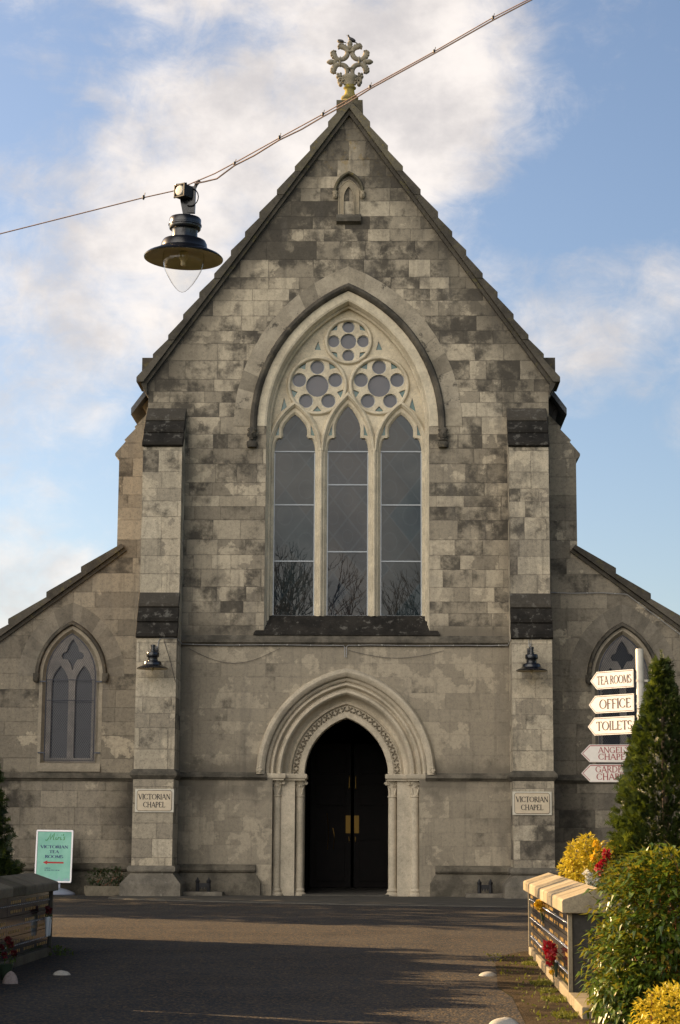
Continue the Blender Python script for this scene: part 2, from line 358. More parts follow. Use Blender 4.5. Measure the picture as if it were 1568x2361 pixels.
M['board'] = plain('white_sign_board', (.64, .62, .60), .38, var=.03)
M['board_lo'] = plain('pinkish_sign_board', (.84, .79, .73), .45, var=.04)
M['red'] = plain('red_sign_paint', (.34, .015, .022), .6)
M['brown'] = plain('brown_sign_paint', (.035, .010, .008), .6)
M['ink'] = plain('black_sign_paint', (.012, .009, .010), .55)
M['plate'] = plain('cream_sign_plate', (.60, .50, .355), .5, var=.08, scale=7)
M['plate_rim'] = plain('pale_sign_rim', (.60, .56, .46), .5, var=.06)
M['brass'] = plain('brass', (.20, .125, .035), .4, metal=1.0)
M['door'] = plain('dark_stained_timber', (.0045, .0016, .0011), .45, var=.4, spec=.15, scale=5)
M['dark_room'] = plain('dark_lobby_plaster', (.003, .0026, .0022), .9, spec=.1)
M['wire'] = plain('copper_coloured_cable', (.36, .235, .17), .6)
M['cable'] = plain('grey_cable', (.33, .33, .33), .6)
M['dcable'] = plain('black_cable', (.07, .062, .055), .7)
M['bark'] = plain('bark', (.085, .062, .042), .9, var=.4)
M['twig'] = plain('bare_twig_bark', (.10, .062, .04), .9, var=.3)
M['stem'] = plain('reddish_stem', (.22, .08, .03), .6, var=.3)
M['poster'] = None
M['aframe'] = plain('silver_sign_frame', (.62, .60, .62), .35, metal=.5)
M['grey_base'] = plain('grey_plastic_base', (.25, .28, .36), .45)
M['navy'] = plain('navy_print', (.05, .09, .19), .6)
M['green_ink'] = plain('green_print', (.05, .26, .04), .6)
M['red_ink'] = plain('red_print', (.50, .03, .03), .6)
M['gold'] = plain('gold_lettering', (.62, .40, .12), .4, metal=.2)
M['chrome'] = plain('chrome', (.75, .75, .78), .12, metal=1.0)
M['granite'] = plain('polished_black_granite', (.022, .022, .025), .10, var=.3, spec=.7, scale=60)
M['granite_wall'] = plain('dark_wall_body', (.035, .033, .03), .7, var=.3)
M['kerb'] = stone('wall_foot_concrete', (.21, .185, .135), (.30, .26, .19), crust=.2)
M['feather'] = plain('black_feathers', (.013, .012, .015), .5, var=.3)
M['feather_grey'] = plain('grey_feathers', (.20, .16, .11), .6, var=.4, scale=40)
M['petal_y'] = leafmat('yellow_petals', [(0, (.62, .36, .01)), (1, (.80, .52, .02))], .3, .6, (.8, .5, .02))
M['petal_r'] = leafmat('red_petals', [(0, (.24, .004, .009)), (1, (.44, .010, .02))], .25, .6, (.6, .01, .03))
M['petal_w'] = leafmat('white_petals', [(0, (.55, .54, .48)), (1, (.75, .73, .66))], .25, .6, (.7, .7, .6))
M['vase'] = plain('white_plastic_vase', (.75, .78, .80), .3)
M['dvase'] = plain('dark_green_vase', (.03, .05, .03), .4)
M['yew'] = leafmat('conifer_needles', [(0, (.010, .020, .005)), (.45, (.034, .052, .009)), (.8, (.10, .12, .016)), (1, (.30, .30, .03))], .13, .5, (.20, .28, .02))
M['laurel'] = leafmat('glossy_dark_leaves', [(0, (.016, .032, .006)), (.4, (.042, .092, .011)), (.8, (.14, .20, .022)), (1, (.30, .17, .03))], .30, .34, (.42, .36, .03), .4)
M['gold_leaf'] = leafmat('golden_leaves', [(0, (.26, .21, .012)), (.5, (.56, .45, .03)), (1, (.74, .62, .10))], .3, .45, (.75, .62, .06))
M['dark_leaf'] = leafmat('dark_green_leaves', [(0, (.012, .026, .010)), (1, (.035, .062, .02))], .2, .5)
M['weed'] = leafmat('weed_leaves', [(0, (.03, .07, .01)), (1, (.10, .16, .02))], .3, .5)
M['moss'] = leafmat('moss', [(0, (.05, .06, .01)), (1, (.16, .16, .02))], .2, .8)
M['ever'] = leafmat('evergreen_leaves', [(0, (.015, .03, .008)), (1, (.05, .075, .02))], .2, .5)

def glassmat(name, c, c2, rough=.06, ior=2.0, lead=None):
    m, g = newmat(name); P = wpos(g); x, y, z = g.sep(P)
    n = g.noise(P, 2.2, 4, .6); col = g.mix(g.mr(n, .35, .65), c, c2); h = g.noise(P, 3.0, 2, .5)
    if lead:
        p, q, w = lead     # leaded diamonds, quarries of slightly different tints
        a = g.m('ADD', g.m('DIVIDE', x, p), g.m('DIVIDE', z, q)); b = g.m('SUBTRACT', g.m('DIVIDE', x, p), g.m('DIVIDE', z, q))
        wn = g.add('ShaderNodeTexWhiteNoise', noise_dimensions='2D'); g.put(wn.inputs['Vector'], g.xyz(g.m('FLOOR', a), g.m('FLOOR', b), 0))
        col = g.mix(g.m('MULTIPLY', wn.outputs['Value'], .5), col, (.034, .026, .018))
        fa = g.m('FRACT', a); fb = g.m('FRACT', b)
        d = g.m('MINIMUM', g.m('MINIMUM', fa, g.m('SUBTRACT', 1.0, fa)), g.m('MINIMUM', fb, g.m('SUBTRACT', 1.0, fb)))
        rad = g.m('FRACT', g.m('MULTIPLY', g.v('LENGTH', g.xyz(g.m('SUBTRACT', fa, .5), g.m('SUBTRACT', fb, .5), 0)), 2.0))
        col = g.mix(g.mr(d, w, w * 1.6, .28, 0.0), col, (.05, .065, .075))
        col = g.mix(g.mr(g.m('ABSOLUTE', g.m('SUBTRACT', rad, .5)), .02, .06, .2, 0.0), col, (.05, .065, .075))
    bset(g, color=col, rough=rough, ior=ior, normal=bump(g, h, .003, .05)); return m
M['glass'] = glassmat('leaded_glass', (.006, .017, .024), (.012, .026, .032), .0, 1.40, (.9, 1.15, .018))
M['glass_mid'] = glassmat('patterned_glass', (.009, .014, .021), (.017, .019, .022), .0, 1.40, (.62, .80, .03))
M['glass_rose'] = glassmat('violet_grey_glass', (.046, .050, .066), (.070, .066, .076), .3, 1.55)
M['glass_green'] = glassmat('green_glass', (.02, .09, .08), (.03, .12, .09), .2, 1.6)
M['glass_aisle'] = glassmat('dark_aisle_glass', (.008, .010, .017), (.014, .016, .024), .12, 1.38)
m, g = newmat('clear_glass'); M['clear'] = m
lw = g.add('ShaderNodeLayerWeight'); lw.inputs[0].default_value = .5
tb = g.add('ShaderNodeBsdfTransparent'); g.put(tb.inputs[0], g.mix(g.mr(lw.outputs['Facing'], .62, .98), (.985, .975, .955), (.52, .49, .45)))
gl = g.add('ShaderNodeBsdfGlossy'); gl.inputs['Roughness'].default_value = .03
mx = g.add('ShaderNodeMixShader'); g.put(mx.inputs[0], g.mr(lw.outputs['Facing'], .55, 1.0, .03, .55)); g.l.new(tb.outputs[0], mx.inputs[1]); g.l.new(gl.outputs[0], mx.inputs[2]); g.l.new(mx.outputs[0], g.out.inputs[0])
m, g = newmat('faint_clear_glass'); M['clear_faint'] = m
lw = g.add('ShaderNodeLayerWeight'); lw.inputs[0].default_value = .5
tb = g.add('ShaderNodeBsdfTransparent'); g.put(tb.inputs[0], g.mix(g.mr(lw.outputs['Facing'], .62, .98), (.985, .975, .955), (.93, .925, .92)))
gl = g.add('ShaderNodeBsdfGlossy'); gl.inputs['Roughness'].default_value = .03
mx = g.add('ShaderNodeMixShader'); g.put(mx.inputs[0], g.mr(lw.outputs['Facing'], .6, 1.0, .015, .25)); g.l.new(tb.outputs[0], mx.inputs[1]); g.l.new(gl.outputs[0], mx.inputs[2]); g.l.new(mx.outputs[0], g.out.inputs[0])
m, g = newmat('mint_poster'); M['poster'] = m
o_ = g.add('ShaderNodeTexCoord').outputs['Object']; oz = g.sep(o_)[2]
c_ = g.mix(g.mr(g.noise(o_, 2.5, 4, .6), .35, .65), (.16, .50, .38), (.24, .60, .46))
c_ = g.mix(g.m('MULTIPLY', g.mr(g.noise(o_, 9, 4, .7), .48, .6), g.mr(oz, .30, .42, .8, 0.0)), c_, (.30, .42, .52)); bset(g, color=c_, rough=.3)

m, g = newmat('road_asphalt'); M['asphalt'] = m
P = wpos(g); vor = g.add('ShaderNodeTexVoronoi'); g.put(vor.inputs['Vector'], P); vor.inputs['Scale'].default_value = 55
chip = g.sep(vor.outputs['Color'])[0]; n1 = g.noise(P, .8, 5, .6); n2 = g.noise(P, 90, 4, .7); n3 = g.noise(P, 18, 5, .65)
c_ = g.mix(g.mr(n1, .3, .7), (.036, .039, .047), (.056, .058, .063)); c_ = g.mix(g.m('MULTIPLY', g.mr(chip, .55, 1.0), .46), c_, (.28, .195, .095))
trk = g.mr(g.noise(g.v('MULTIPLY', P, (.9, .06, 1)), 1.0, 4, .6), .5, .7); c_ = g.mix(g.m('MULTIPLY', trk, .35), c_, (.038, .039, .042))
h_ = g.m('ADD', g.m('MULTIPLY', g.m('SUBTRACT', 1.0, vor.outputs['Distance']), .9), g.m('ADD', g.m('MULTIPLY', n2, .3), g.m('MULTIPLY', n3, .35)))
bset(g, color=c_, rough=.9, spec=.08, normal=bump(g, h_, .5, .014))
m, g = newmat('verge_soil'); M['soil'] = m
P = wpos(g); n1 = g.noise(P, 2.2, 7, .7); n2 = g.noise(P, 40, 5, .7)
c_ = g.mix(g.mr(n1, .35, .62), (.032, .025, .017), (.085, .064, .040)); c_ = g.mix(g.mr(g.noise(g.v('ADD', P, (3, 9, 0)), 3.5, 6, .7), .60, .70, 0, .4), c_, (.04, .04, .012))
bset(g, color=c_, rough=.95, spec=.1, normal=bump(g, g.m('ADD', n2, g.m('MULTIPLY', n1, 2.0)), 1.0, .03))
m, g = newmat('lawn_ground'); M['lawn'] = m
P = wpos(g); bset(g, color=g.mix(g.mr(g.noise(P, 1.2, 6, .7), .35, .65), (.03, .045, .012), (.06, .075, .02)), rough=.95, spec=.1)

M['steel_guard'] = plain('grey_guard_steel', (.06, .066, .085), .5, metal=.2)
M['lead'] = plain('pale_leadwork', (.36, .39, .42), .5)
M['hood_light'] = stone('carved_band_stone', (.20, .17, .125), (.28, .24, .18), crust=.15)
M['gutter_paint'] = plain('stone_coloured_gutter', (.42, .34, .22), .6, var=.2)

M['aisle_tracery'] = stone('grey_tracery_stone', (.22, .20, .18), (.32, .29, .26), crust=.2)

M['kerb_shaded'] = stone('shaded_wall_foot', (.09, .08, .062), (.14, .125, .095), crust=.3)  # left footing: darker copy with the wall's shade put into its colour
M['aisle_trim'] = stone('aisle_dressed_stone', (.27, .235, .18), (.37, .32, .245), crust=.3)

M['petal_shaded'] = leafmat('shaded_red_petals', [(0, (.05, .002, .004)), (1, (.14, .005, .008))], .2, .6, (.2, .01, .02))  # red petals with shade put into the colour, for the left flowers
# ------------------------------------------------------------------ ground
def sheet(name, poly, z, mat, kind='structure'):
    mb = MB(); L = [Vector((p[0], p[1], 0)) for p in poly]; i = mb.pts([(p[0], p[1], z) for p in poly])
    for t in tessellate_polygon([L]): mb.face([i[k] for k in t])
    return mb.build(name, mat, kind=kind)
sheet('ground', [(-600, -600), (600, -600), (600, 900), (-600, 900)], -.008, M['lawn'])
sheet('road', [(-2.95, -60), (1.78, -60), (1.80, -28), (1.86, -25.4), (1.80, -24.3), (1.88, -22.8), (1.95, -21.2), (2.10, -19.9), (2.35, -19.2), (5, -18.2), (14, -17.6), (14, .7), (-14, .7), (-14, -19.5), (-2.9, -19.5)], 0.0, M['asphalt'])
rng = random.Random(2)
ap = MB(); fr = [(-4.66, -1.3), (-4.62, -2.0), (-4.2, -2.55), (-2.6, -3.5), (0.1, -4.7), (1.7, -5.1), (3.24, -5.45), (6.5, -5.7), (9.0, -5.8)]
ap.loft([[(x, -.3, .028) for x, y in fr], [(x, y + .10, .028) for x, y in fr], [(x, y, .018) for x, y in fr], [(x, y - .02, -.02) for x, y in fr]])
ap.build('pavement', M['apron'], kind='structure', smooth=20)
sheet('verge', [(1.80, -28), (1.86, -25.4), (1.80, -24.3), (1.88, -22.8), (1.95, -21.2), (2.10, -19.9), (2.35, -19.2), (3.4, -18.8), (7, -18.6), (7, -34), (1.76, -34)], .006, M['soil'])

# ------------------------------------------------------------------ chapel
CH = thing('chapel', 'weathered grey limestone Gothic chapel front with tall pointed window and dark arched doorway', 'chapel')
XL0, XL1, XR0, XR1 = -4.315, -3.49, 3.42, 4.245      # the two front buttresses
A_, Hh, ZS = 1.66, 2.68, 9.93                           # great window arch
DA, DH, DZ = .88, 1.20, 2.51                            # door arch
mb = MB()
hw = arch_hole(A_, Hh, ZS, 5.39, .09); hd = arch_hole(DA, DH, DZ, -.25, .80, leg=1.53)
wallo = [(-4.31, -.3), (4.31, -.3), (4.31, 10.55), (4.43, 10.75), (4.43, 10.86), (0, 17.06), (-4.43, 10.86), (-4.43, 10.75), (-4.31, 10.55)]
mb.plate(wallo, [hw, hd], 0.0, .9)
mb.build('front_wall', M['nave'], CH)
mb = MB()
for s in (-1, 1):
    mb.box(s * 4.31 if s < 0 else 3.9, -3.9 if s < 0 else 4.31, .9, 18, -.3, 10.95)
    mb.box(-8.4 if s < 0 else 8.0, -8.0 if s < 0 else 8.4, 1.4, 18, -.3, 4.7)
mb.box(-8.4, 8.4, 18, 18.4, -.3, 4.7); mb.plate([(-4.3, 4.7), (4.3, 4.7), (4.3, 10.9), (0, 16.8), (-4.3, 10.9)], [], 18, 18.4)
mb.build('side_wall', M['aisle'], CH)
for s in (-1, 1):
    mb = MB(); mb.plate([(s * 4.75, 10.3), (s * 4.75, 10.45), (0, 17.0), (0, 16.8)], [], .55, 18.2); mb.build('roof', M['slate'], CH)
    mb = MB(); mb.plate([(s * 8.6, 4.55), (s * 8.6, 4.67), (s * 4.31, 7.85), (s * 4.31, 7.7)], [], 1.45, 18.2); mb.build('roof', M['slate'], CH)

def coping(name, K, T, n, over, y0, y1, mat, split=None):
    K = Vector(K); T = Vector(T); t = (T - K).normalized(); nn = Vector((-t.y, t.x)) if t.x > 0 else Vector((t.y, -t.x))
    L = (T - K).length / n; rg = random.Random(int(K.x * 31))
    mb = MB(); mb2 = MB()
    cut = [0.0]
    for i in range(n): cut.append(cut[-1] + rg.uniform(.86, 1.14))
    cut = [c * n / cut[-1] for c in cut]
    for i in range(n):
        mm = mb2 if (split is not None and i >= split) else mb
        mm.tone = .5 + rg.uniform(-.12, .18); j = rg.uniform(-.018, .018)
        a = K + t * (L * cut[i] - .03 * (i > 0)); b = K + t * (L * cut[i + 1])
        P = [a + nn * (-.135), b + nn * (-.135), b + nn * (over * -.6), a + nn * (over + j), a + nn * (over + j) + Vector((0, -.105))]
        mm.plate([(p.x, p.y) for p in P], [], y0 + j + .0045 * (K.x > 0), y1 + .003 * (K.x > 0) + .001 * i)
    for mm, e in ((mb, K), (mb2, K)):
        if not mm.f: continue
    Q = [K + nn * -.14, T + nn * -.14, T + nn * -.215, K + nn * -.215]
    mb.tone = .75; mb.plate([(p.x, p.y) for p in Q], [], y0 + .075 + .004 * (K.x > 0), .3 if y0 < .5 else 1.1)
    o = mb.build(name, mat, CH)
    if mb2.f: mb2.build(name, M['coping_moss'], CH, label='coping stones yellowed with moss near the peak')
for s in (-1, 1):
    coping('gable_coping', (s * 4.52, 10.95), (s * .02, 17.26), 13, .05, -.17, .78, M['coping'], 10)
    coping('aisle_coping', (s * 8.75, 4.68), (s * 4.93, 7.50), 5, .07, .66, 1.6, M['coping'])
    mb = MB(); x0, x1 = sorted((s * 4.475, s * 4.03)); mb.box(x0, x1, .12, .95, 10.95, 11.47)
    mb.plate([(s * 4.50, 10.98), (s * 4.44, 10.80), (s * 4.33, 10.62), (s * 4.33, 11.0)], [], -.10, .9)
    mb.build('kneeler', M['coping'], CH)
mb = MB(); mb.box(-.285, .295, .02, .75, 16.55, 17.30); mb.build('apex_block', M['coping_moss'], CH)

# --- cross finial
Fz = lambda y: 17.3 + (1245 - y) * .00146
Fx = lambda x: (x - 775) * .001457
FY = .36; Rs = .001457
mb = MB()
mb.lathe([(r * Rs, (1245 - y) * .00146) for r, y in [(150, 1250), (140, 1235), (136, 1210), (120, 1195), (112, 1165), (128, 1150), (134, 1132), (128, 1112), (104, 1098), (92, 1085), (76, 1050), (70, 1000), (78, 985), (96, 975), (99, 962), (88, 950), (70, 945), (74, 920)]], (0, FY, 17.3), 24)
fin = mb.build('finial', M['finial_moss'], CH, smooth=50)
mb = MB()
# calyx with four volutes under the cross
mb.lathe([(r * Rs, (1245 - y) * .00146) for r, y in [(70, 945), (74, 900), (88, 860), (110, 825), (128, 795), (120, 770), (70, 745)]], (0, FY, 17.3), 20, sy=.8)
for s in (-1, 1):
    for yy in (-1, 1):
        pth = []
        for k in range(22):
            a = k / 21 * 4.1 * math.pi; r = 48 * (1 - k / 26)
            pth.append((Fx(775 + s * (142 + r * math.cos(math.pi + a * .8) * 1.0)), FY + yy * .06, Fz(858 - r * math.sin(math.pi - a * .8))))
        mb.tube(pth, [.026 - .0006 * k for k in range(22)], 6)
    mb.ball((Fx(775 + s * 142), FY, Fz(905)), (.05, .10, .05))
    pth = [(Fx(775 + s * q), FY, Fz(w)) for q, w in ((60, 905), (85, 855), (115, 822), (150, 812), (185, 835))]
    mb.tube(pth, [.05, .055, .05, .045, .03], 8)
    for q, w, r in ((150, 770, .05), (182, 745, .036), (186, 785, .04), (140, 735, .03)): mb.ball((Fx(775 + s * q), FY, Fz(w)), (r, .07, r))
mb.build('calyx', M['finial'], fin, smooth=60)
mb = MB()
for sx in (-1, 1):
    for sz in (-1, 1):
        cx, cy, r = 775 + sx * 145, 545 + sz * 148, 108
        pth = []; n = 18     # C-shaped arc, its belly towards the middle of the cross
        a_mid = math.atan2(-sz, -sx)
        for k in range(n + 1):
            a = a_mid + (k / n - .5) * 2.95
            pth.append((Fx(cx + r * math.cos(a)), FY, Fz(cy + r * math.sin(a))))
        mb.tube(pth, [.038 + .022 * math.sin(math.pi * k / n) for k in range(n + 1)], 8)
for dx, dz in ((0, -1), (-1, 0), (1, 0)):          # leafy ends of the three free arms
    def at(u, w): return (Fx(775 + dx * u - dz * w), FY, Fz(545 + dz * u + dx * w))
    for s in (-1, 1):
        mb.tube([at(150, s * 30), at(205, s * 48), at(238, s * 92), at(247, s * 140), at(245, s * 160), at(232, s * 172)], [.05, .062, .066, .062, .052, .026], 8)
        for u, w, r in ((278, 112, .036), (281, 148, .036), (270, 162, .034), (250, 176, .028), (222, 172, .024), (262, 74, .032)): mb.ball(at(u, s * w), (r, .06, r))
    q = Matrix.Rotation(math.atan2(dx, -dz) if dz else (math.pi / 2 if dx > 0 else -math.pi / 2), 3, 'Y')
    mb.ball(at(292, 0), (.062, .075, .085), rot=q); mb.ball(at(328, 0), (.036, .05, .045), rot=q); mb.ball(at(235, 0), (.075, .06, .06), rot=q)
mb.build('cross', M['finial'], fin, smooth=60)
mb = MB()
for (x, y, hx, hy) in ((775, 385, 75, 20), (775, 656, 76, 20), (627, 540, 17, 85), (917, 540, 17, 85)):
    mb.ball((Fx(x), FY, Fz(y)), (hx * Rs * 1.05, .085, hy * Rs * 1.05), 14, 8)
mb.build('collar', M['finial'], fin, smooth=60)

# --- front buttresses
P1, P2, P3 = .62, .95, 1.02
def slabs(mb, a, b, n, x0, x1):
    for i in range(n):
        A = (a[0] + (b[0] - a[0]) * i / n, a[1] + (b[1] - a[1]) * i / n); B = (a[0] + (b[0] - a[0]) * (i + 1) / n, a[1] + (b[1] - a[1]) * (i + 1) / n)
        mb.tone = .5 + .1 * (i - 1)
        mb.prism_x([(A[0] + .04, A[1] + .03), (B[0] - .045, B[1] + .05), (B[0] - .045, B[1] - .02), (B[0] + .03, B[1] - .05), (A[0] + .10, A[1] - .12)], x0 - .012 - .004 * i, x1 + .012 + .004 * i)
def ring(mb, x0, x1, y0, prof, y1=0.05):
    mb.loft([[(x0 - e, y1, z), (x0 - e, y0 - e, z), (x1 + e, y0 - e, z), (x1 + e, y1, z)] for e, z in prof])
for (x0, x1) in ((XL0, XL1), (XR0, XR1)):
    mb = MB(); mb.prism_x([(.25, -.2), (-P3, -.2), (-P3, 2.46), (-P2, 2.52), (-P2, 5.24), (-P1, 6.26), (-P1, 9.32), (0, 10.30), (.25, 10.30)], x0, x1)
    bt = mb.build('buttress', M['buttress'], CH)
    for a, b in (((0, 10.33), (-P1 - .03, 9.40)), ((-P1, 6.28), (-P2 - .04, 5.30))):
        mb = MB(); slabs(mb, a, b, 3, x0, x1); mb.build('weathering', M['weather'], bt, bevel=.012)
    mb = MB(); ring(mb, x0, x1, -P3, [(.0, 2.36), (.035, 2.40), (.07, 2.44), (.07, 2.49), (.0, 2.57)]); mb.build('string_course', M['string'], bt, smooth=30)
    mb = MB(); ring(mb, x0, x1, -P3, [(.0, .63), (.05, .625), (.075, .585), (.075, .53), (.05, .49), (.015, .48)]); mb.build('base_moulding', M['plinth_light'], bt, smooth=50)
    mb = MB(); ring(mb, x0, x1, -P3, [(.016, .50), (.03, .46), (.19, .28), (.20, .26), (.20, -.2)]); mb.build('foot', M['plinth_light'], bt, smooth=25)

# --- side buttresses behind the aisle roofs
for s in (-1, 1):
    mb = MB(); o = -.06 if s > 0 else 0
    pr = [(4.2, 5.0), (5.02, 5.0), (5.02, 9.36), (5.11, 9.44), (5.11, 9.49), (4.88, 9.76), (4.915, 9.79), (4.67, 10.05), (4.70, 10.08), (4.44, 10.36), (4.2, 10.5)]
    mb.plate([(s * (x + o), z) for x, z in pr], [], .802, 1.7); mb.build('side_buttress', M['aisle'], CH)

# --- string courses and plinths of nave and aisles
SP = [(.12, .10), (-.015, .10), (-.06, .05), (-.105, .01), (-.105, -.035), (-.06, -.06), (-.03, -.10), (.12, -.10)]
mb = MB(); mb.prism_x([(y, 5.30 + z * 1.15) for y, z in SP], XL1 - .001, XR0 + .001); mb.build('string_course', M['string'], CH, label='black topped string course below the great window')
mb = MB()
mb.prism_x([(y, 2.465 + z * .8) for y, z in SP], XL1, -1.66); mb.build('string_course', M['string'], CH)
mb = MB(); mb.prism_x([(y, 2.465 + z * .8) for y, z in SP], 1.66, XR0); mb.build('string_course', M['string'], CH)
for s in (-1, 1):
    mb = MB(); a, b = sorted((s * 4.25, s * 8.4)); mb.prism_x([(.8 + y, 2.46 + z * .9) for y, z in SP], a, b); mb.build('string_course', M['string'], CH)
    mb = MB()
    mb.prism_x([(.85, .66), (.77, .64), (.70, .60), (.70, .53), (.74, .49), (.79, .475), (.85, .47)], a, b)
    mb.prism_x([(.9, .50), (.78, .47), (.62, .29), (.61, .27), (.61, -.2), (.9, -.2)], a, b); mb.build('plinth', M['plinth'], CH)
    xa, xb = (XL1, -1.75) if s < 0 else (1.75, XR0)
    e = xb if s < 0 else xa
    mb = MB(); roll = [(.05, .66), (-.03, .64), (-.085, .60), (-.085, .53), (-.05, .49), (-.01, .475), (.05, .47)]
    mb.prism_x(roll, xa if s < 0 else 1.86, -1.86 if s < 0 else xb)
    # plinth block with a sloping top and a sloping end by the door
    lo = [(s * 1.86, .47), (s * 1.75, .28), (s * 1.75, -.2)]
    wall_end = xa if s < 0 else xb
    F = [[(wall_end, -.015, .47), (lo[0][0], -.015, .47)], [(wall_end, -.17, .28), (lo[1][0], -.17, .28)], [(wall_end, -.175, .26), (lo[1][0], -.175, .26)], [(wall_end, -.175, -.2), (lo[2][0], -.175, -.2)]]
    mb.loft(F); mb.loft([[(lo[0][0], -.015, .47), (lo[0][0], .05, .47)], [(lo[1][0], -.17, .28), (lo[1][0], .05, .28)], [(lo[2][0], -.175, -.2), (lo[2][0], .05, -.2)]])
    mb.build('plinth', M['plinth'], CH)

# --- aisle walls and their windows
for s in (-1, 1):
    cx = -5.94 if s < 0 else 5.90
    a, h, zs = .53, .92, 4.60
    hole = arch_hole(a, h, zs, 2.74, .09, 12, cx)
    zt = lambda x: 7.47 - .738 * (abs(x) - 4.95) - .22
    out = [(s * 4.2, -.3), (s * 4.2, 7.3), (s * 4.95, zt(4.95)), (s * 8.4, zt(8.4)), (s * 8.4, -.3)]
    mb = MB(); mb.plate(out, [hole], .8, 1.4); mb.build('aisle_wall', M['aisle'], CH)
    # pale splayed frame and tracery = the window part
    mb = MB(); mb.plate(arch_hole(a, h, zs, 2.74, .155, 12, cx), [arch_hole(a, h, zs, 2.7401, .085, 12, cx)], .792, .81)
    ho = arch_hole(a, h, zs, 2.74, .088, 12, cx); hi2 = arch_hole(a, h, zs, 2.74, .01, 12, cx)
    mb.loft([[(x, .793, z) for x, z in ho], [(x, .93, z) for x, z in hi2]])
    def lan(c): 
        w = .185; return arch_hole(w, .42, 4.42, 2.86, 0, 7, c)
    qp = [(.045, -.13), (.10, -.03), (.22, -.015), (.25, .05), (.22, .11), (.14, .15), (.11, .24), (.06, .34)]
    quat = [(cx + x, 5.0 + z) for x, z in [(0, -.27)] + qp + [(0, .41)] + [(-x, z) for x, z in reversed(qp)]]
    tr = MB(); tr.plate(arch_hole(a, h, zs, 2.745, .012, 12, cx), [lan(cx - .255), lan(cx + .255), quat], .93, 1.05)
    wn = mb.build('aisle_window', M['aisle_trim'], CH); tr.build('tracery', M['aisle_tracery'], wn)
    mb = MB(); mb.plate(arch_hole(a, h, zs, 2.75, 0, 12, cx), [], 1.06, 1.08); mb.build('pane', M['glass_aisle'], wn)
    mb = MB(); hp = [(.255, .82), (.245, .76), (.225, .715), (.175, .705), (.165, .72), (.155, .82)]
    sweep_arch(mb, hp, a, h, zs, 14, cx)
    for e in (-1, 1): mb.box(cx + e * .745 - .06, cx + e * .745 + .06, .69, .85, 4.52, 4.66); mb.ball((cx + e * .745, .70, 4.53), (.065, .05, .075))
    mb.build('hood_mould', M['hood'], wn, smooth=40)
    mb = MB(); k0, k1 = arch(a, h, zs, .26, 9, cx), arch(a, h, zs, .62, 9, cx); rg = random.Random(4)
    for i in range(18):
        f = rg.uniform(-.002, .003); mb.tone = rg.uniform(.35, .8)
        mb.plate([k0[i], k0[i + 1], k1[i + 1], k1[i]], [], .7935 + f, .805)
    mb.build('relieving_arch', M['voussoir_dark'], wn)
    mb = MB(); mb.prism_x([(.85, 2.76), (.80, 2.745), (.745, 2.62), (.745, 2.565), (.85, 2.565)], cx - .68, cx + .68); mb.prism_x([(1.0, 2.775), (.80, 2.745), (.80, 2.70), (1.0, 2.70)], cx - .535, cx + .535); mb.build('sill', M['aisle_trim'], wn)
    # diamond wire guard in a steel frame
    mb = MB(); A2 = arch_hole(a, h, zs, 2.80, -.005, 10, cx)
    poly = [Vector((x, z)) for x, z in A2]
    pit_, sl_ = .060, 1.55; th = .0030
    for d in (1, -1):
        dv = Vector((1, d * sl_)).normalized(); nv = Vector((-dv.y, dv.x)); c0 = Vector((cx, 4.1))
        q = -1.8
        while q < 1.8:
            o = c0 + nv * q; t0, t1, ok = -9., 9., True
            for i in range(len(poly)):
                p, r = poly[i], poly[(i + 1) % len(poly)]; e = r - p; nn = Vector((-e.y, e.x))
                if nn.dot(Vector((cx, 4.0)) - p) < 0: nn = -nn
                den = nn.dot(dv); num = nn.dot(p - o)
                if abs(den) < 1e-9:
                    if nn.dot(o - p) < 0: ok = False
                elif den > 0: t0 = max(t0, num / den)
                else: t1 = min(t1, num / den)
            if ok and t1 > t0 + .01:
                a_, b_ = o + dv * t0, o + dv * t1; w_ = nv * th; yy = .775 + .004 * (d > 0)
                mb.quad((a_.x - w_.x, yy, a_.y - w_.y), (b_.x - w_.x, yy, b_.y - w_.y), (b_.x + w_.x, yy, b_.y + w_.y), (a_.x + w_.x, yy, a_.y + w_.y))
            q += pit_ * .62
    loop = [(x, .77, z) for x, z in A2]; mb.tube(loop + loop[:2], .013, 6)
    for zz in (4.52, 4.08): mb.tube([(cx - .53, .77, zz), (cx + .53, .77, zz)], .010, 6)
    for e in (-1, 1):
        for zz in (4.52, 3.0): mb.box(cx + e * .60 - .07, cx + e * .60 + .07, .765, .80, zz - .05, zz - .02)
    mb.build('wire_guard', M['steel_guard'], wn)

# --- great window
mb = MB()
lanc = [(-1.15, .255, 10.27), (0.0, .26, 10.46), (1.15, .255, 10.27)]
def lancet(c, w, zt, g=0.0):
    W_ = .44 + g; L = [(c - W_, 5.86)]
    zb = 9.42; n = 5
    side = [(-W_, zb)]
    for k in range(1, n + 1): a = k / n * math.pi / 2; side.append((-W_ + (W_ - .33 - g) * (1 - math.cos(a)), zb + .32 * math.sin(a)))
    side.append((-.285 - g * .6, 9.74)); side.append((-w - g, 9.78))
    for k in range(1, 9): 
        q = k / 8; side.append((-(w + g) * math.cos(q * math.pi / 2) ** .72 * (1 + .10 * math.sin(math.pi * min(1, q * 1.3))), 9.78 + (zt + g * 1.6 - 9.78) * (q ** .9)))
    side[-1] = (0, zt + g * 1.6)
    return [(c - W_, 5.86)] + [(c + x, z) for x, z in side] + [(c - x, z) for x, z in reversed(side[:-1])] + [(c + W_, 5.86)]
def rose(c, z, rc, rf, df, n, a0, g=0.0):
    H = [circle(c, z, rc, 20)]
    for k in range(n): a = a0 + 2 * math.pi * k / n; H.append(circle(c + df * math.cos(a), z + df * math.sin(a), rf + g * .22, 14))
    return H
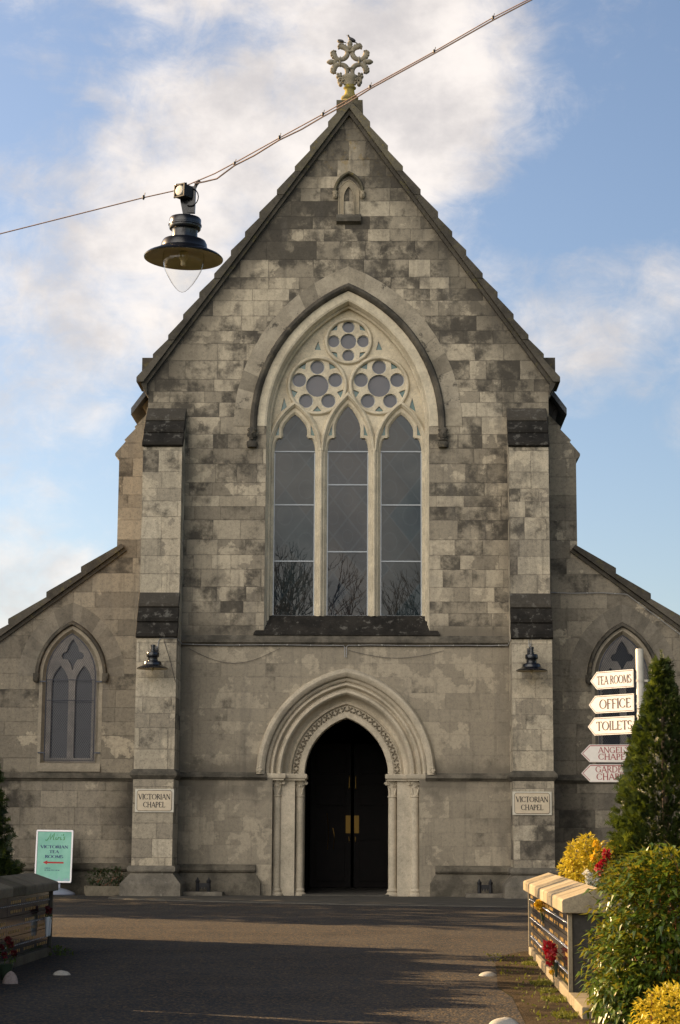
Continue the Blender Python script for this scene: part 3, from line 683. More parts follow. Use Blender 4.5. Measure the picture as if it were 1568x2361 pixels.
ROSES = [(-.672, 10.90, .248, .152, .414, 5, math.pi / 2, .57, .662), (.672, 10.90, .248, .152, .414, 5, math.pi / 2, .57, .662), (0, 11.895, .176, .130, .322, 4, math.pi / 2, .45, .53)]
eyes = []
for (c, z, rc, rf, df, n, a0, ri, ro) in ROSES:
    for k in range(n):
        a = a0 + 2 * math.pi * (k + .5) / n; r0, r1, dd = ri * .79, ri + .0, (.17 if n == 5 else .24)
        eyes.append([(c + r0 * math.cos(a), z + r0 * math.sin(a)), (c + r1 * math.cos(a + dd), z + r1 * math.sin(a + dd)), (c + (r1 + .012) * math.cos(a), z + (r1 + .012) * math.sin(a)), (c + r1 * math.cos(a - dd), z + r1 * math.sin(a - dd))])
for (c, w, zt) in lanc:
    for s in (-1, 1): eyes.append([(c + s * .43, 9.79), (c + s * .345, 9.80), (c + s * .337, 10.06)])
for s in (-1, 1):
    eyes.append([(s * .74, 11.70), (s * .60, 11.70), (s * .66, 11.90)])
    eyes.append([(s * 1.47, 10.32), (s * 1.33, 10.42), (s * 1.39, 10.64)])
def holes(g):
    H = [lancet(c, w, zt, g) for c, w, zt in lanc]
    for (c, z, rc, rf, df, n, a0, ri, ro) in ROSES: H += rose(c, z, rc, rf, df, n, a0, g)
    return H + [list(e) for e in eyes]
AO = arch_hole(A_, Hh, ZS, 5.84, .03)
mb.plate(AO, holes(.035), .35, .40, holes_b=holes(0.0), back=False)
mb.plate(AO, holes(0.0), .40, .46)
# raised rings, ribs over the lancets and rolls on the mullions
for (c, z, rc, rf, df, n, a0, ri, ro) in ROSES:
    for rr, th in ((ro - .042, .048),):
        loops = []
        for k in range(40):
            a = 2 * math.pi * k / 40
            loops.append([(c + (rr + th * math.cos(b)) * math.cos(a), .352 - th * 1.45 * max(0, math.sin(b)), z + (rr + th * math.cos(b)) * math.sin(a)) for b in (0, .6, 1.2, 1.57, 1.95, 2.55, math.pi)])
        loops.append(loops[0]); mb.loft(loops)
for (c, w, zt) in lanc:
    hh = zt - 9.45 + .16
    sweep_arch(mb, [(-.01, .352), (.005, .30), (.025, .285), (.04, .25), (.065, .25), (.08, .285), (.10, .30), (.115, .352)], .50, hh, 9.45, 12, c)
for xx in (-.575, .575):
    loops = []
    for zz in (5.86, 9.5): loops.append([(xx + dx, .352 - dy * 1.25, zz) for dx, dy in ((-.10, .0), (-.075, .03), (-.04, .035), (-.03, .075), (0, .09), (.03, .075), (.04, .035), (.075, .03), (.10, 0))])
    mb.loft(loops)
# splayed reveal between wall face and tracery, with a roll
for pr in ([(.088, 0.0), (.06, .10), (.045, .13), (.06, .16), (.07, .18)], [(.07, .18), (.055, .20), (.02, .205), (.0, .23), (.0, .27), (.01, .36)]):
    sweep_arch(mb, pr, A_, Hh, ZS, 18, 0, 5.45)
sweep_arch(mb, [(.29, .001), (.285, -.015), (.12, -.015), (.11, -.006), (.088, .0)], A_, Hh, ZS, 18)
win = mb.build('window', M['trim'], CH, smooth=32)
mb = MB(); rg = random.Random(8)
k0, k1 = arch(A_, Hh, ZS, .42, 11), arch(A_, Hh, ZS, .80, 11)
for i in range(22):
    mb.tone = .5 + (rg.uniform(-.3, .15) if rg.random() < .75 else .42); f = rg.uniform(-.004, .004)
    A = k0[i]; B = k0[i + 1]; C = k1[i + 1]; D = k1[i]
    mb.plate([A, B, C, D], [], -.012 + f, .02)
mb.build('voussoirs', M['voussoir'], win)
mb = MB(); sweep_arch(mb, [(.29, .01), (.29, -.04), (.315, -.10), (.36, -.13), (.405, -.125), (.44, -.06), (.445, .01)], A_, Hh, ZS, 18, 0, 9.86); mb.build('hood_mould', M['hood'], win, smooth=40)
for (c, w, zt) in lanc:
    mb = MB(); mb.plate([(c - .46, 5.85), (c + .46, 5.85), (c + .46, 9.8), (c + .3, 10.35), (c, zt + .05), (c - .3, 10.35), (c - .46, 9.8)], [], .43, .445)
    mb.build('pane', M['glass_mid' if c == 0 else 'glass'], win)
    mb = MB()
    for zz in ((9.45, 8.72, 7.26) if c == 0 else (9.45, 8.28, 7.055)): mb.box(c - .44, c + .44, .40, .425, zz - .013, zz + .013)
    zb0 = 5.875
    for e in (-1, 1): mb.box(c + e * .432 - .010, c + e * .432 + .010, .395, .428, zb0, 9.42)
    mb.box(c - .43, c + .43, .394, .428, zb0 - .01, zb0 + .012)
    mb.build('saddle_bar', M['lead'], win)
for (c, z, rc, rf, df, n, a0, ri, ro) in ROSES:
    mb = MB(); mb.plate(circle(c, z, df + rf + .03, 28), [], .425, .44); mb.build('pane', M['glass_rose'], win)
    mb = MB()
    for (px_, pz_, pr_) in [(c, z, rc)] + [(c + df * math.cos(a0 + 2 * math.pi * k / n), z + df * math.sin(a0 + 2 * math.pi * k / n), rf) for k in range(n)]:
        lp = [(x, .405, zz) for x, zz in circle(px_, pz_, pr_ - .004, 24)]; mb.tube(lp + lp[:1], .009, 5, False)
    mb.build('saddle_bar', M['lead'], win)
for e in eyes: mb = MB(); mb.plate(e, [], .40, .405); mb.build('corner_pane', M['glass_green'], win)
mb = MB(); mb.loft([[(-1.66, .45, 5.90), (1.66, .45, 5.90)], [(-1.68, .31, 5.86), (1.68, .31, 5.86)], [(-1.96, -.05, 5.47), (1.96, -.05, 5.47)], [(-1.97, -.06, 5.42), (1.97, -.06, 5.42)], [(-1.97, .05, 5.40), (1.97, .05, 5.40)]])
for e in (-1, 1): mb.face(mb.pts([(e * 1.68, .31, 5.86), (e * 1.96, -.05, 5.47), (e * 1.97, -.06, 5.42), (e * 1.97, .05, 5.40), (e * 1.70, .31, 5.40)]))
mb.build('sill', M['weather'], win)
for s in (-1, 1):       # carved heads that end the hood mould
    mb = MB(); c = Vector((s * 2.045, -.10, 9.70))
    mb.ball(c + Vector((0, -.01, .03)), (.085, .10, .125), 14, 10); mb.ball(c + Vector((0, -.11, .015)), (.016, .03, .032)); mb.ball(c + Vector((0, -.085, -.045)), (.04, .025, .012)); mb.ball(c + Vector((0, -.07, -.085)), (.04, .04, .03))
    for e in (-1, 1): mb.ball(c + Vector((e * .036, -.088, .055)), (.022, .02, .010)); mb.ball(c + Vector((e * .09, 0, .02)), (.02, .035, .05))
    mb.ball(c + Vector((0, .01, .13)), (.11, .10, .06), 12, 6); mb.lathe([(.10, -.25), (.12, -.19), (.115, -.13), (.075, -.10), (.06, -.06)], (c.x, c.y + .04, c.z), 14)
    if s > 0: mb.lathe([(.085, -.12), (.105, -.10), (.085, -.08)], (c.x, c.y, c.z), 14)
    mb.build('carved_head', M['hood'], win, smooth=60)

# --- doorway
PR = [(0, .88), (0, .44), (.012, .425), (.115, .425), (.115, .45), (.265, .45), (.27, .40), (.285, .38), (.30, .40), (.335, .42), (.38, .39), (.425, .31), (.445, .22), (.45, .19), (.462, .14), (.50, .10), (.545, .11), (.575, .15), (.58, .185), (.61, .19), (.62, .12), (.65, .075), (.69, .085), (.705, .12), (.725, .125), (.73, .06), (.765, .03), (.80, .045), (.815, .0), (.815, -.05), (.85, -.095), (.90, -.12), (.945, -.115), (.985, -.06), (.995, .005)]
mb = MB()
sweep_arch(mb, PR, DA, DH, DZ, 18)
for s in (-1, 1):     # jambs
    jx = lambda a, b: tuple(sorted((s * a, s * b)))
    mb.box(*jx(.885, 1.12), .42, .9, -.2, 2.40); mb.box(*jx(1.07, 1.38), .22, .88, -.2, 2.40); mb.box(*jx(1.36, 1.60), .34, .87, -.2, 2.40)
dw = mb.build('doorway', M['door_trim'], CH, smooth=32)
mb = MB()               # four-petalled flowers along the arch
def sub_arch(n, cnt):
    rad = (DA * DA + DH * DH) / (2 * DA); c = rad - DA; rn = rad + n; te = math.acos(-c / rn); out = []
    for s in (-1, 1):
        for i in range(cnt):
            t = math.pi + (te - math.pi) * (i + .5) / cnt; x, z = c + rn * math.cos(t), DZ + rn * math.sin(t); tx = t + math.pi / 2
            out.append((s * -x if s > 0 else x, z, (t if s < 0 else math.pi - t)))
    return out
for (x, z, t) in sub_arch(.19, 14):
    for q in range(4):
        a = t + math.pi / 4 + q * math.pi / 2; dx, dz = math.cos(a), math.sin(a)
        L_ = .068 * 1.2
        i = mb.pts([(x, .425, z), (x + dx * L_ * .55 - dz * .024, .435, z + dz * L_ * .55 + dx * .024), (x + dx * L_, .412, z + dz * L_), (x + dx * L_ * .55 + dz * .024, .435, z + dz * L_ * .55 - dx * .024), (x + dx * L_ * .5, .405, z + dz * L_ * .5)])
        for f in ((0, 1, 4), (1, 2, 4), (2, 3, 4), (3, 0, 4)): mb.face([i[k] for k in f])
    mb.ball((x, .42, z), .016, 6, 4)
mb.build('flower_band', M['hood_light'], dw)
for s in (-1, 1):
    for (xc, yc, rr) in ((1.445, .235, .088), (.975, .40, .088)):
        mb = MB(); sx = s * xc
        mb.lathe([(rr * 1.65, -.1), (rr * 1.65, .05), (rr * 1.45, .07), (rr * 1.2, .09), (rr * 1.35, .12), (rr * 1.2, .15), (rr, .17), (rr, 2.04), (rr * 1.2, 2.05), (rr * 1.2, 2.075), (rr, 2.085)], (sx, yc, 0), 20)
        col = mb.build('column', M['door_trim'], dw, smooth=40)
        mb = MB(); mb.lathe([(rr, 2.08), (rr * 1.02, 2.18), (rr * 1.2, 2.28), (rr * 1.5, 2.36), (rr * 1.7, 2.40)], (sx, yc, 0), 20)
        for e in (-1, 1):
            cx, cz, yy = sx + e * rr * 1.55, 2.325, yc - rr * 1.05
            pth = [(cx + .036 * (1 - k / 17) * math.cos(k * .75 * e + (0 if e > 0 else math.pi)), yy, cz + .036 * (1 - k / 17) * math.sin(k * .75)) for k in range(15)]
            mb.tube(pth, .011, 6); mb.ball((cx, yy + .01, cz), (.03, .02, .03))
            mb.tube([(sx + e * .01, yy - .0, 2.37), (sx + e * rr * .5, yy - .01, 2.355), (sx + e * rr * 1.05, yy - .01, 2.30)], [.012, .018, .014], 6)
            mb.tube([(sx + e * rr * .5, yc - rr * .8, 2.10), (sx + e * rr * .7, yc - rr * 1.0, 2.20), (sx + e * rr * .9, yc - rr * 1.2, 2.25)], [.02, .022, .01], 6)
        mb.ball((sx, yc - rr * 1.2, 2.27), (.028, .02, .022))
        mb.build('capital', M['door_trim'], dw, smooth=50)
    mb = MB(); ab = [(0, 2.385), (.0, 2.41), (.03, 2.43), (.04, 2.455), (.04, 2.51), (.02, 2.525)]
    for (xa, xb, y0) in ((1.30, 1.66, .02), (.86, 1.30, .16)):
        x0, x1 = sorted((s * xa, s * xb))
        mb.loft([[(x0 - (e if (xa == .86 or s > 0) else 0), .9, z), (x0 - (e if (s > 0) else 0), y0 - e, z), (x1 + (e if s < 0 else 0), y0 - e, z), (x1 + (e if s < 0 else 0), .9, z)] for e, z in ab], cap=True)
    mb.build('abacus', M['door_trim'], dw, smooth=25)
    mb = MB(); c = (s * 1.80, -.08, 2.60); mb.ball(c, (.075, .06, .075), 12, 8)
    for k in range(5): a = k * 1.257; mb.ball((c[0] + .045 * math.cos(a), -.13, c[2] + .045 * math.sin(a)), (.026, .02, .026), 6, 5)
    mb.build('rosette', M['door_trim'], dw, smooth=60)
mb = MB(); mb.box(-.90, .90, .05, 5.6, -.1, .045); mb.build('threshold', M['apron'], dw)
# --- lobby and inner doors seen through the open arch
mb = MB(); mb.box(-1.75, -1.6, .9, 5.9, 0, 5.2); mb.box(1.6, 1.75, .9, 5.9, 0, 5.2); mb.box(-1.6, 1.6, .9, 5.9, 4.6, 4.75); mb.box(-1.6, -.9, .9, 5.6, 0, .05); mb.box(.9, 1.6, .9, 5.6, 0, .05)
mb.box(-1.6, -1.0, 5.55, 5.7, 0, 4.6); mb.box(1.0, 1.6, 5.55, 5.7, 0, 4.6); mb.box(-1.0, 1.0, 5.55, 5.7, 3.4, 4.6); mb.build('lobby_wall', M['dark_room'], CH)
for s in (-1, 1):
    mb = MB(); x0, x1 = sorted((s * .03 + .04, s * .98 + .02)); mb.box(x0, x1, 5.5, 5.56, .05, 3.4)
    for z0, z1 in ((.2, 1.15), (1.95, 2.45), (2.7, 3.25)):
        xa, xb = x0 + .14, x1 - .14; mb.box(xa, xb, 5.47, 5.5, z0, z1)
    d = mb.build('door', M['door'], CH, bevel=.006)
    mb = MB(); hx = .04 + s * .10; mb.box(hx - .055, hx + .055, 5.475, 5.498, 1.31, 1.72); mb.build('push_plate', M['brass'], d)
    mb = MB(); hx = .04 + s * .075; mb.tube([(hx, 5.49, 1.20), (hx, 5.43, 1.22), (hx, 5.43, 1.13), (hx, 5.49, 1.10)], .012, 6); mb.build('handle', M['brass'], d)
    mb = MB(); mb.tube([(hx, 5.46, 2.33), (hx, 5.43, 2.36), (hx, 5.43, 2.62), (hx, 5.46, 2.65)], .016, 6); mb.build('handle', M['brass'], d)
for x, y, q in ((-.42, 2.0, 1.0), (-.30, 2.4, .55)):
    mb = MB(); mb.tube([(x - .03, y, 1.73 - (1 - q) * .7), (x, y - .02, 1.45 - (1 - q) * .4), (x + .005, y - .02, 1.2), (x - .02, y, .95)], .010, 6); mb.build('handrail', M['brass'], CH, smooth=60)

# --- niche high in the gable
mb = MB(); na, nh, nz = .205, .30, 15.12
mb.plate(arch_hole(na, nh, nz, 14.62, .0, 10), [arch_hole(.115, .26, 15.03, 14.64, 0, 8)], -.015, .05)
sweep_arch(mb, [(0, -.016), (.01, -.03), (.025, -.03), (.03, -.014)], na, nh, nz, 12, 0, 14.62)
sweep_arch(mb, [(.02, .02), (.015, -.04), (-.005, -.045), (-.012, -.02)], .115, .26, 15.03, 10, 0, 14.64)
mb.plate(arch_hole(.115, .26, 15.03, 14.64, 0, 8), [arch_hole(.042, .11, 15.06, 14.66, 0, 6)], .025, .10)
mb.plate(arch_hole(.05, .12, 15.06, 14.65, 0, 6), [], .09, .12)
nic = mb.build('niche', M['niche'], CH)
mb = MB(); sweep_arch(mb, [(.06, .02), (.06, -.05), (.085, -.10), (.115, -.10), (.14, -.05), (.145, .02)], .20, .33, 15.15, 14)
mb.build('hood_mould', M['coping_moss'], nic, smooth=40)
for s in (-1, 1):
    mb = MB(); c = Vector((s * .30, -.06, 15.08)); mb.ball(c, (.06, .06, .085), 12, 8); mb.ball(c + Vector((0, -.06, -.005)), (.012, .018, .022)); mb.ball(c + Vector((0, -.045, -.045)), (.028, .02, .009))
    for e in (-1, 1): mb.ball(c + Vector((e * .024, -.05, .02)), (.014, .014, .008))
    mb.ball(c + Vector((0, 0, .07)), (.068, .06, .03)); mb.build('carved_head', M['niche'], nic, smooth=60)
mb = MB(); mb.prism_x([(.05, 14.68), (-.02, 14.66), (-.13, 14.54), (-.13, 14.47), (.02, 14.42), (.05, 14.42)], -.27, .27); mb.build('sill', M['string'], nic)
# --- eaves gutters
for s in (-1, 1):
    mb = MB()
    mb.plate([(s * x, z) for x, z in ((4.33, 10.62), (4.53, 10.80), (4.55, 10.78), (4.60, 10.62), (4.50, 10.50), (4.40, 10.33), (4.33, 10.30))], [], .95, 17.5)
    mb.plate([(s * x, z) for x, z in ((4.33, 10.30), (4.43, 10.28), (4.40, 10.12), (4.36, 9.98), (4.33, 9.96))], [], 1.0, 1.25)
    if s > 0:
        mb.plate([(4.32, 10.72), (4.62, 10.66), (4.60, 10.50), (4.52, 10.20), (4.44, 10.02), (4.40, 10.0), (4.32, 10.2)], [], 1.02, 1.5)
    mb.build('gutter', M['iron'] if s > 0 else M['gutter_paint'], CH)
# ------------------------------------------------------------------ lettering
G_ = {  # strokes in a box 1 high: ('l' x0 y0 x1 y1 thick), ('a' cx cy rx ry deg0 deg1), ('s' x y halfwidth); last = advance
 'A': [('l', .06, 0, .38, 1, 0), ('l', .38, 1, .74, 0, 1), ('l', .17, .34, .61, .34, 0), ('s', .06, 0, .10), ('s', .74, 0, .12), .80],
 'C': [('a', .44, .5, .38, .47, 48, 312), ('l', .70, .72, .70, .92, 0), ('l', .70, .08, .70, .26, 0), .80],
 'D': [('l', .16, 0, .16, 1, 1), ('a', .30, .5, .48, .47, -90, 90), ('l', .05, .97, .32, .97, 0), ('l', .05, .03, .32, .03, 0), .88],
 'E': [('l', .16, 0, .16, 1, 1), ('l', .05, .97, .58, .97, 0), ('l', .16, .52, .50, .52, 0), ('l', .05, .03, .62, .03, 0), ('l', .58, .84, .58, .97, 0), ('l', .62, .03, .62, .18, 0), .70],
 'F': [('l', .16, 0, .16, 1, 1), ('l', .05, .97, .58, .97, 0), ('l', .16, .52, .50, .52, 0), ('l', .58, .82, .58, .97, 0), ('s', .16, 0, .12), .64],
 'G': [('a', .44, .5, .38, .47, 48, 312), ('l', .70, .72, .70, .92, 0), ('l', .72, .06, .72, .44, 1), ('s', .72, .44, .11), .88],
 'H': [('l', .16, 0, .16, 1, 1), ('l', .70, 0, .70, 1, 1), ('l', .16, .51, .70, .51, 0), ('s', .16, 0, .11), ('s', .16, 1, .11), ('s', .70, 0, .11), ('s', .70, 1, .11), .87],
 'I': [('l', .16, 0, .16, 1, 1), ('s', .16, 0, .12), ('s', .16, 1, .12), .33],
 'L': [('l', .16, 0, .16, 1, 1), ('s', .16, 1, .12), ('l', .05, .03, .60, .03, 0), ('l', .60, .03, .60, .20, 0), .66],
 'M': [('l', .12, 0, .16, 1, 0), ('l', .16, 1, .50, .05, 1), ('l', .50, .05, .84, 1, 0), ('l', .84, 1, .88, 0, 1), ('s', .12, 0, .10), ('s', .88, 0, .11), 1.0],
 'N': [('l', .14, 0, .14, 1, 0), ('l', .14, 1, .74, 0, 1), ('l', .74, 0, .74, 1, 0), ('s', .14, 0, .10), ('s', .74, 1, .10), .88],
 'O': [('a', .47, .5, .40, .47, 0, 360), .94],
 'P': [('l', .16, 0, .16, 1, 1), ('a', .28, .73, .27, .25, -90, 90), ('l', .05, .97, .30, .97, 0), ('l', .16, .48, .30, .48, 0), ('s', .16, 0, .12), .64],
 'R': [('l', .16, 0, .16, 1, 1), ('a', .28, .75, .26, .23, -90, 90), ('l', .05, .97, .30, .97, 0), ('l', .16, .52, .30, .52, 0), ('s', .16, 0, .12), ('l', .34, .52, .70, .02, 1), .74],
 'S': [('a', .30, .735, .21, .235, 35, 250), ('a', .30, .265, .23, .235, -145, 75), ('l', .49, .74, .49, .94, 0), ('l', .09, .06, .09, .26, 0), .60],
 'T': [('l', .36, 0, .36, 1, 1), ('l', .03, .97, .69, .97, 0), ('l', .03, .80, .03, .97, 0), ('l', .69, .80, .69, .97, 0), ('s', .36, 0, .12), .74],
 'V': [('l', .06, 1, .40, 0, 1), ('l', .40, 0, .72, 1, 0), ('s', .06, 1, .11), ('s', .72, 1, .10), .78],
 "'": [('l', .10, .78, .12, 1, 1), .24], ' ': [.36], '.': [('l', .08, 0, .08, .1, 1), .2],
 '1': [('l', .16, 0, .16, 1, 1), ('s', .16, 0, .12), .33], '0': [('a', .30, .5, .24, .47, 0, 360), .62], '5': [('a', .28, .32, .23, .29, -140, 130), ('l', .10, .5, .14, .97, 0), ('l', .14, .95, .5, .95, 0), .58]}
def text_w(s): return sum(G_[c][-1] for c in s)
def lettering(mb, s, x, z, h, y=0.0, w=None, T=.15, t=.07, slant=0.0, rise=0.0):
    """flat painted serif capitals in the XZ plane, strokes a hair apart in depth"""
    k = h if w is None else w / text_w(s); n = 0
    def P(px, pz): return (x + px * k + pz * h * slant, z + pz * h + (px * k) * rise)
    for c in s:
        for st in G_[c][:-1]:
            n += 1; yy = y - .0002 * (n % 7)
            if st[0] == 's': quads = [((st[1] - st[3], st[2]), (st[1] + st[3], st[2]), t * .8)]
            elif st[0] == 'l': quads = [((st[1], st[2]), (st[3], st[4]), T if st[5] else t)]
            else:
                _, cx, cz, rx, rz, a0, a1 = st; m_ = max(4, int(abs(a1 - a0) / 22)); ring_o, ring_i = [], []
                for i in range(m_ + 1):
                    a = R(a0 + (a1 - a0) * i / m_); th = (t + (T - t) * abs(math.cos(a))) / 2
                    ring_o.append(P(cx + (rx + th) * math.cos(a), cz + (rz + th * .7) * math.sin(a))); ring_i.append(P(cx + (rx - th) * math.cos(a), cz + (rz - th * .7) * math.sin(a)))
                for i in range(m_): mb.quad(*[(p[0], yy, p[1]) for p in (ring_i[i], ring_o[i], ring_o[i + 1], ring_i[i + 1])])
                quads = []
            for (a, b, th) in quads:
                d = Vector((b[0] - a[0], b[1] - a[1])).normalized(); nn = Vector((-d.y, d.x)) * th / 2
                if abs(d.y) > .5 and abs(d.x) > .1: nn = Vector((th / 2 / abs(d.y) * (1 if nn.x > 0 else -1), 0))
                ps = [P(a[0] - nn.x, a[1] - nn.y), P(b[0] - nn.x, b[1] - nn.y), P(b[0] + nn.x, b[1] + nn.y), P(a[0] + nn.x, a[1] + nn.y)]
                mb.quad(*[(p[0], yy, p[1]) for p in ps])
        x += G_[c][-1] * k
    return mb
def ribbon(mb, pts, w, y, closed=False):
    pts = [Vector(p) for p in pts]; n = len(pts); L = []
    for i in range(n):
        a = pts[(i - 1) % n] if (closed or i > 0) else pts[i]; b = pts[(i + 1) % n] if (closed or i < n - 1) else pts[i]
        d = (b - a).normalized(); nn = Vector((-d.y, d.x)) * w / 2; L.append((pts[i] - nn, pts[i] + nn))
    for i in range(n if closed else n - 1):
        a, b = L[i], L[(i + 1) % n]; mb.quad((a[0].x, y, a[0].y), (b[0].x, y, b[0].y), (b[1].x, y, b[1].y), (a[1].x, y, a[1].y))

# ------------------------------------------------------------------ name plates on the buttresses
for s, xc, zc, lab in ((-1, -3.868, 1.93, 'cream plate reading VICTORIAN CHAPEL on the buttress left of the doorway'), (1, 3.795, 1.915, 'cream plate reading VICTORIAN CHAPEL on the buttress right of the doorway')):
    t = thing('name_plate', lab, 'sign', (xc, -P3 - .004, zc), group='plates naming the chapel')
    w, h = .395, .235
    mb = MB(); mb.box(-w, w, -.028, .0, -h, h); mb.build('backing', M['plate_rim'], t, bevel=.004)
    c = .03; A = lambda W, H: [(-W + c, -H), (W - c, -H), (W, -H + c), (W, H - c), (W - c, H), (-W + c, H), (-W, H - c), (-W, -H + c)]
    mb = MB(); mb.plate(A(w - .04, h - .027), [], -.034, -.026); mb.build('face', M['plate'], t)
    mb = MB(); ribbon(mb, A(w - .042, h - .029), .009, -.036, True); mb.build('border', M['brown'], t)
    mb = MB(); lettering(mb, 'VICTORIAN', -w + .068, .025, .108, -.0365, w * 2 - .136, .17, .08); lettering(mb, 'CHAPEL', -.225, -.135, .108, -.0365, .45, .17, .08); mb.build('lettering', M['ink'], t)

# ------------------------------------------------------------------ lamps
def lamp_parts(t, glass=1):
    # z = 0 at the shade rim, as in a railway lamp: shade, stepped hood, neck, drum, clear globe
    mb = MB(); mb.lathe([(.315, -.002), (.318, .006), (.30, .024), (.245, .05), (.215, .060), (.205, .075), (.188, .078), (.183, .12), (.17, .145), (.135, .158), (.105, .165), (.102, .225), (.105, .235), (.122, .24), (.128, .25), (.128, .268), (.134, .272), (.134, .283), (.128, .287), (.128, .325), (.12, .336), (.05, .345), (.0, .346)], seg=40)
    mb.build('lamp_shade', M['lamp'], t, smooth=40)
    mb = MB(); mb.lathe([(.316, -.003), (.25, .028), (.19, .036), (.17, .045), (.16, .052), (.0, .056)], seg=40); mb.build('shade_lining', M['shade_in'], t, smooth=40)
    if glass:
        mb = MB(); prof = [(.160, .045), (.166, .02), (.167, -.01), (.160, -.05), (.145, -.10), (.12, -.15), (.09, -.20), (.055, -.245), (.03, -.268), (.012, -.276), (.0, -.277)]
        mb.lathe(prof, seg=40); mb.build('globe', M['clear' if glass == 1 else 'clear_faint'], t, smooth=60)
        mb = MB(); mb.lathe([(.035, .05), (.035, .0), (.02, -.02), (.018, -.06), (.0, -.065)], seg=16); mb.build('bulb', M['shade_in'], t, smooth=50)
hl = thing('hanging_lamp', 'large black railway style lamp with clear glass globe hanging from the overhead wire', 'lamp', (-.758, -26.0, 5.79))
hl.rotation_euler = (0, R(1.5), 0)
lamp_parts(hl)
mb = MB()
mb.loft([[(-.075, -.015, .60), (.075, -.015, .60), (.075, .015, .60), (-.075, .015, .60)], [(-.012, -.015, .33), (.028, -.015, .33), (.028, .015, .33), (-.012, .015, .33)]], True, True)
mb.tube([(-.085, 0, .585), (-.09, 0, .61), (.0, 0, .625)], .012, 6); mb.box(.015, .075, -.02, .02, .38, .60)
mb.build('bracket', M['lamp'], hl)
mb = MB(); q = Matrix.Rotation(R(-38), 3, 'Z')
def rb(x0, x1, y0, y1, z0, z1):
    b = MB(); b.box(x0, x1, y0, y1, z0, z1); i = mb.pts([q @ Vector(p) * .86 + Vector((-.02, -.05, .54)) for p in b.v])
    for f in b.f: mb.face([i[k] for k in f])
rb(-.062, .062, -.045, .06, -.058, .058); rb(-.05, .05, .06, .12, -.045, .045); rb(-.07, .07, -.058, -.045, .05, .066); rb(-.07, .07, -.058, -.045, -.066, -.05); rb(-.07, -.054, -.058, -.045, -.06, .06); rb(.054, .07, -.058, -.045, -.06, .06)
mb.build('floodlight', M['iron'], hl, bevel=.004)
mb = MB(); b = MB(); b.lathe([(.052, 0), (.045, .014), (.0, .02)], seg=20)
i = mb.pts([q @ Vector((p[0], -.046 - p[2], p[1])) * .86 + Vector((-.02, -.05, .54)) for p in b.v])
for f in b.f: mb.face([i[k] for k in f])
mb.build('floodlight_lens', M['pole'], hl, smooth=50)
mb = MB(); mb.tube([(.035 + .065 * math.cos(a * .33 - 1.9), -.03, .505 + .075 * math.sin(a * .33 - 1.9)) for a in range(15)], .0045, 5); mb.tube([(.055, 0, .57), (.075, 0, .62), (.10, 0, .655)], .014, 6); mb.build('flex', M['iron'], hl)

wl = []
for s, (x, lab) in ((-1, (-3.925, 'small black wall lamp on the buttress left of the doorway')), (1, (3.79, 'small black wall lamp on the buttress right of the doorway'))):
    t = thing('wall_lamp', lab, 'lamp', (x, -P2 - .42, 4.585 if s < 0 else 4.565), group='railway lamps on the buttresses'); lamp_parts(t, 2)
    mb = MB(); mb.lathe([(.055, .34), (.055, .38), (.04, .385), (.04, .45), (.05, .455), (.05, .49), (.0, .495)], seg=16); mb.tube([(0, 0, .43), (0, .2, .43), (0, .41, .40)], .018, 8); mb.box(-.06, .06, .395, .418, .30, .50); mb.build('arm', M['lamp'], t, smooth=40)

# ------------------------------------------------------------------ overhead wire and the cables along the front
mb = MB(); Wp = [(-9.0, 4.3), (-5.0, 5.23), (-2.24, 6.0), (-1.09, 6.30), (-.85, 6.355)]
mb.tube([(x, -26.0, z) for x, z in Wp], .0048, 6)
W2 = [(-.85, 6.355), (-.68, 6.43), (-.52, 6.50), (-.36, 6.59), (0, 6.80), (.35, 7.0), (.73, 7.23), (1.25, 7.53), (1.73, 7.82), (2.01, 7.97), (3.2, 8.62), (6, 10.1)]
mb.tube([(x, -26.0, z) for x, z in W2], .0048, 6)
W3 = [(-.68, 6.425), (-.60, 6.44), (-.50, 6.465), (-.36, 6.575), (-.2, 6.66), (0, 6.79), (.18, 6.88), (.35, 6.985), (.55, 7.10), (.73, 7.22), (1.25, 7.52), (1.73, 7.805), (2.01, 7.96), (3.2, 8.61), (6, 10.09)]
mb.tube([(x, -26.012, z - .012) for x, z in W3], .0064, 6)
ow = mb.build('overhead_wire', M['wire'], smooth=60); tag(ow, 'thin twisted copper coloured wire slung across the sky', 'wire')
for x, z in ((-1.09, 6.30), (-.36, 6.58), (0, 6.80), (.35, 6.995), (.73, 7.227), (1.25, 7.527), (1.73, 7.815)): mb = MB(); mb.ball((x, -26.005, z), (.011, .015, .022), 6, 5); mb.tube([(x + .004, -26.005, z), (x + .012, -26.005, z + .04)], .003, 4); mb.build('cable_tie', M['iron'], ow)
zc = lambda x: 5.205 + .006 * math.sin(x * 3.1)
y1 = -.06
pth = [(XL1 + .02, y1, 5.22)] + [(x * .5, y1, zc(x * .5)) for x in range(-6, 0)] + [(-.06, y1, 5.20), (-.04, y1, 5.17), (-.035, y1, 4.95)]
p2_ = [(.0, y1, 4.95), (.0, y1, 5.17), (.03, y1, 5.20)] + [(x * .5, y1, zc(x * .5)) for x in range(1, 7)] + [(XR0 - .02, y1, 5.22), (XR0 - .02, -P2 - .01, 5.26), (3.5, -P2 - .015, 5.265), (3.76, -P2 - .015, 5.26), (3.775, -P2 - .03, 5.10)]
p3_ = [(3.80, -P2 - .03, 5.10), (3.82, -P2 - .015, 5.255), (4.2, -P2 - .015, 5.26), (XR1 + .01, -P2, 5.27), (XR1 + .02, .74, 6.44), (4.8, .745, 6.42), (5.5, .745, 6.43), (6.0, .745, 6.40), (6.5, .745, 6.02), (7.2, .745, 5.48), (8.3, .745, 4.66)]
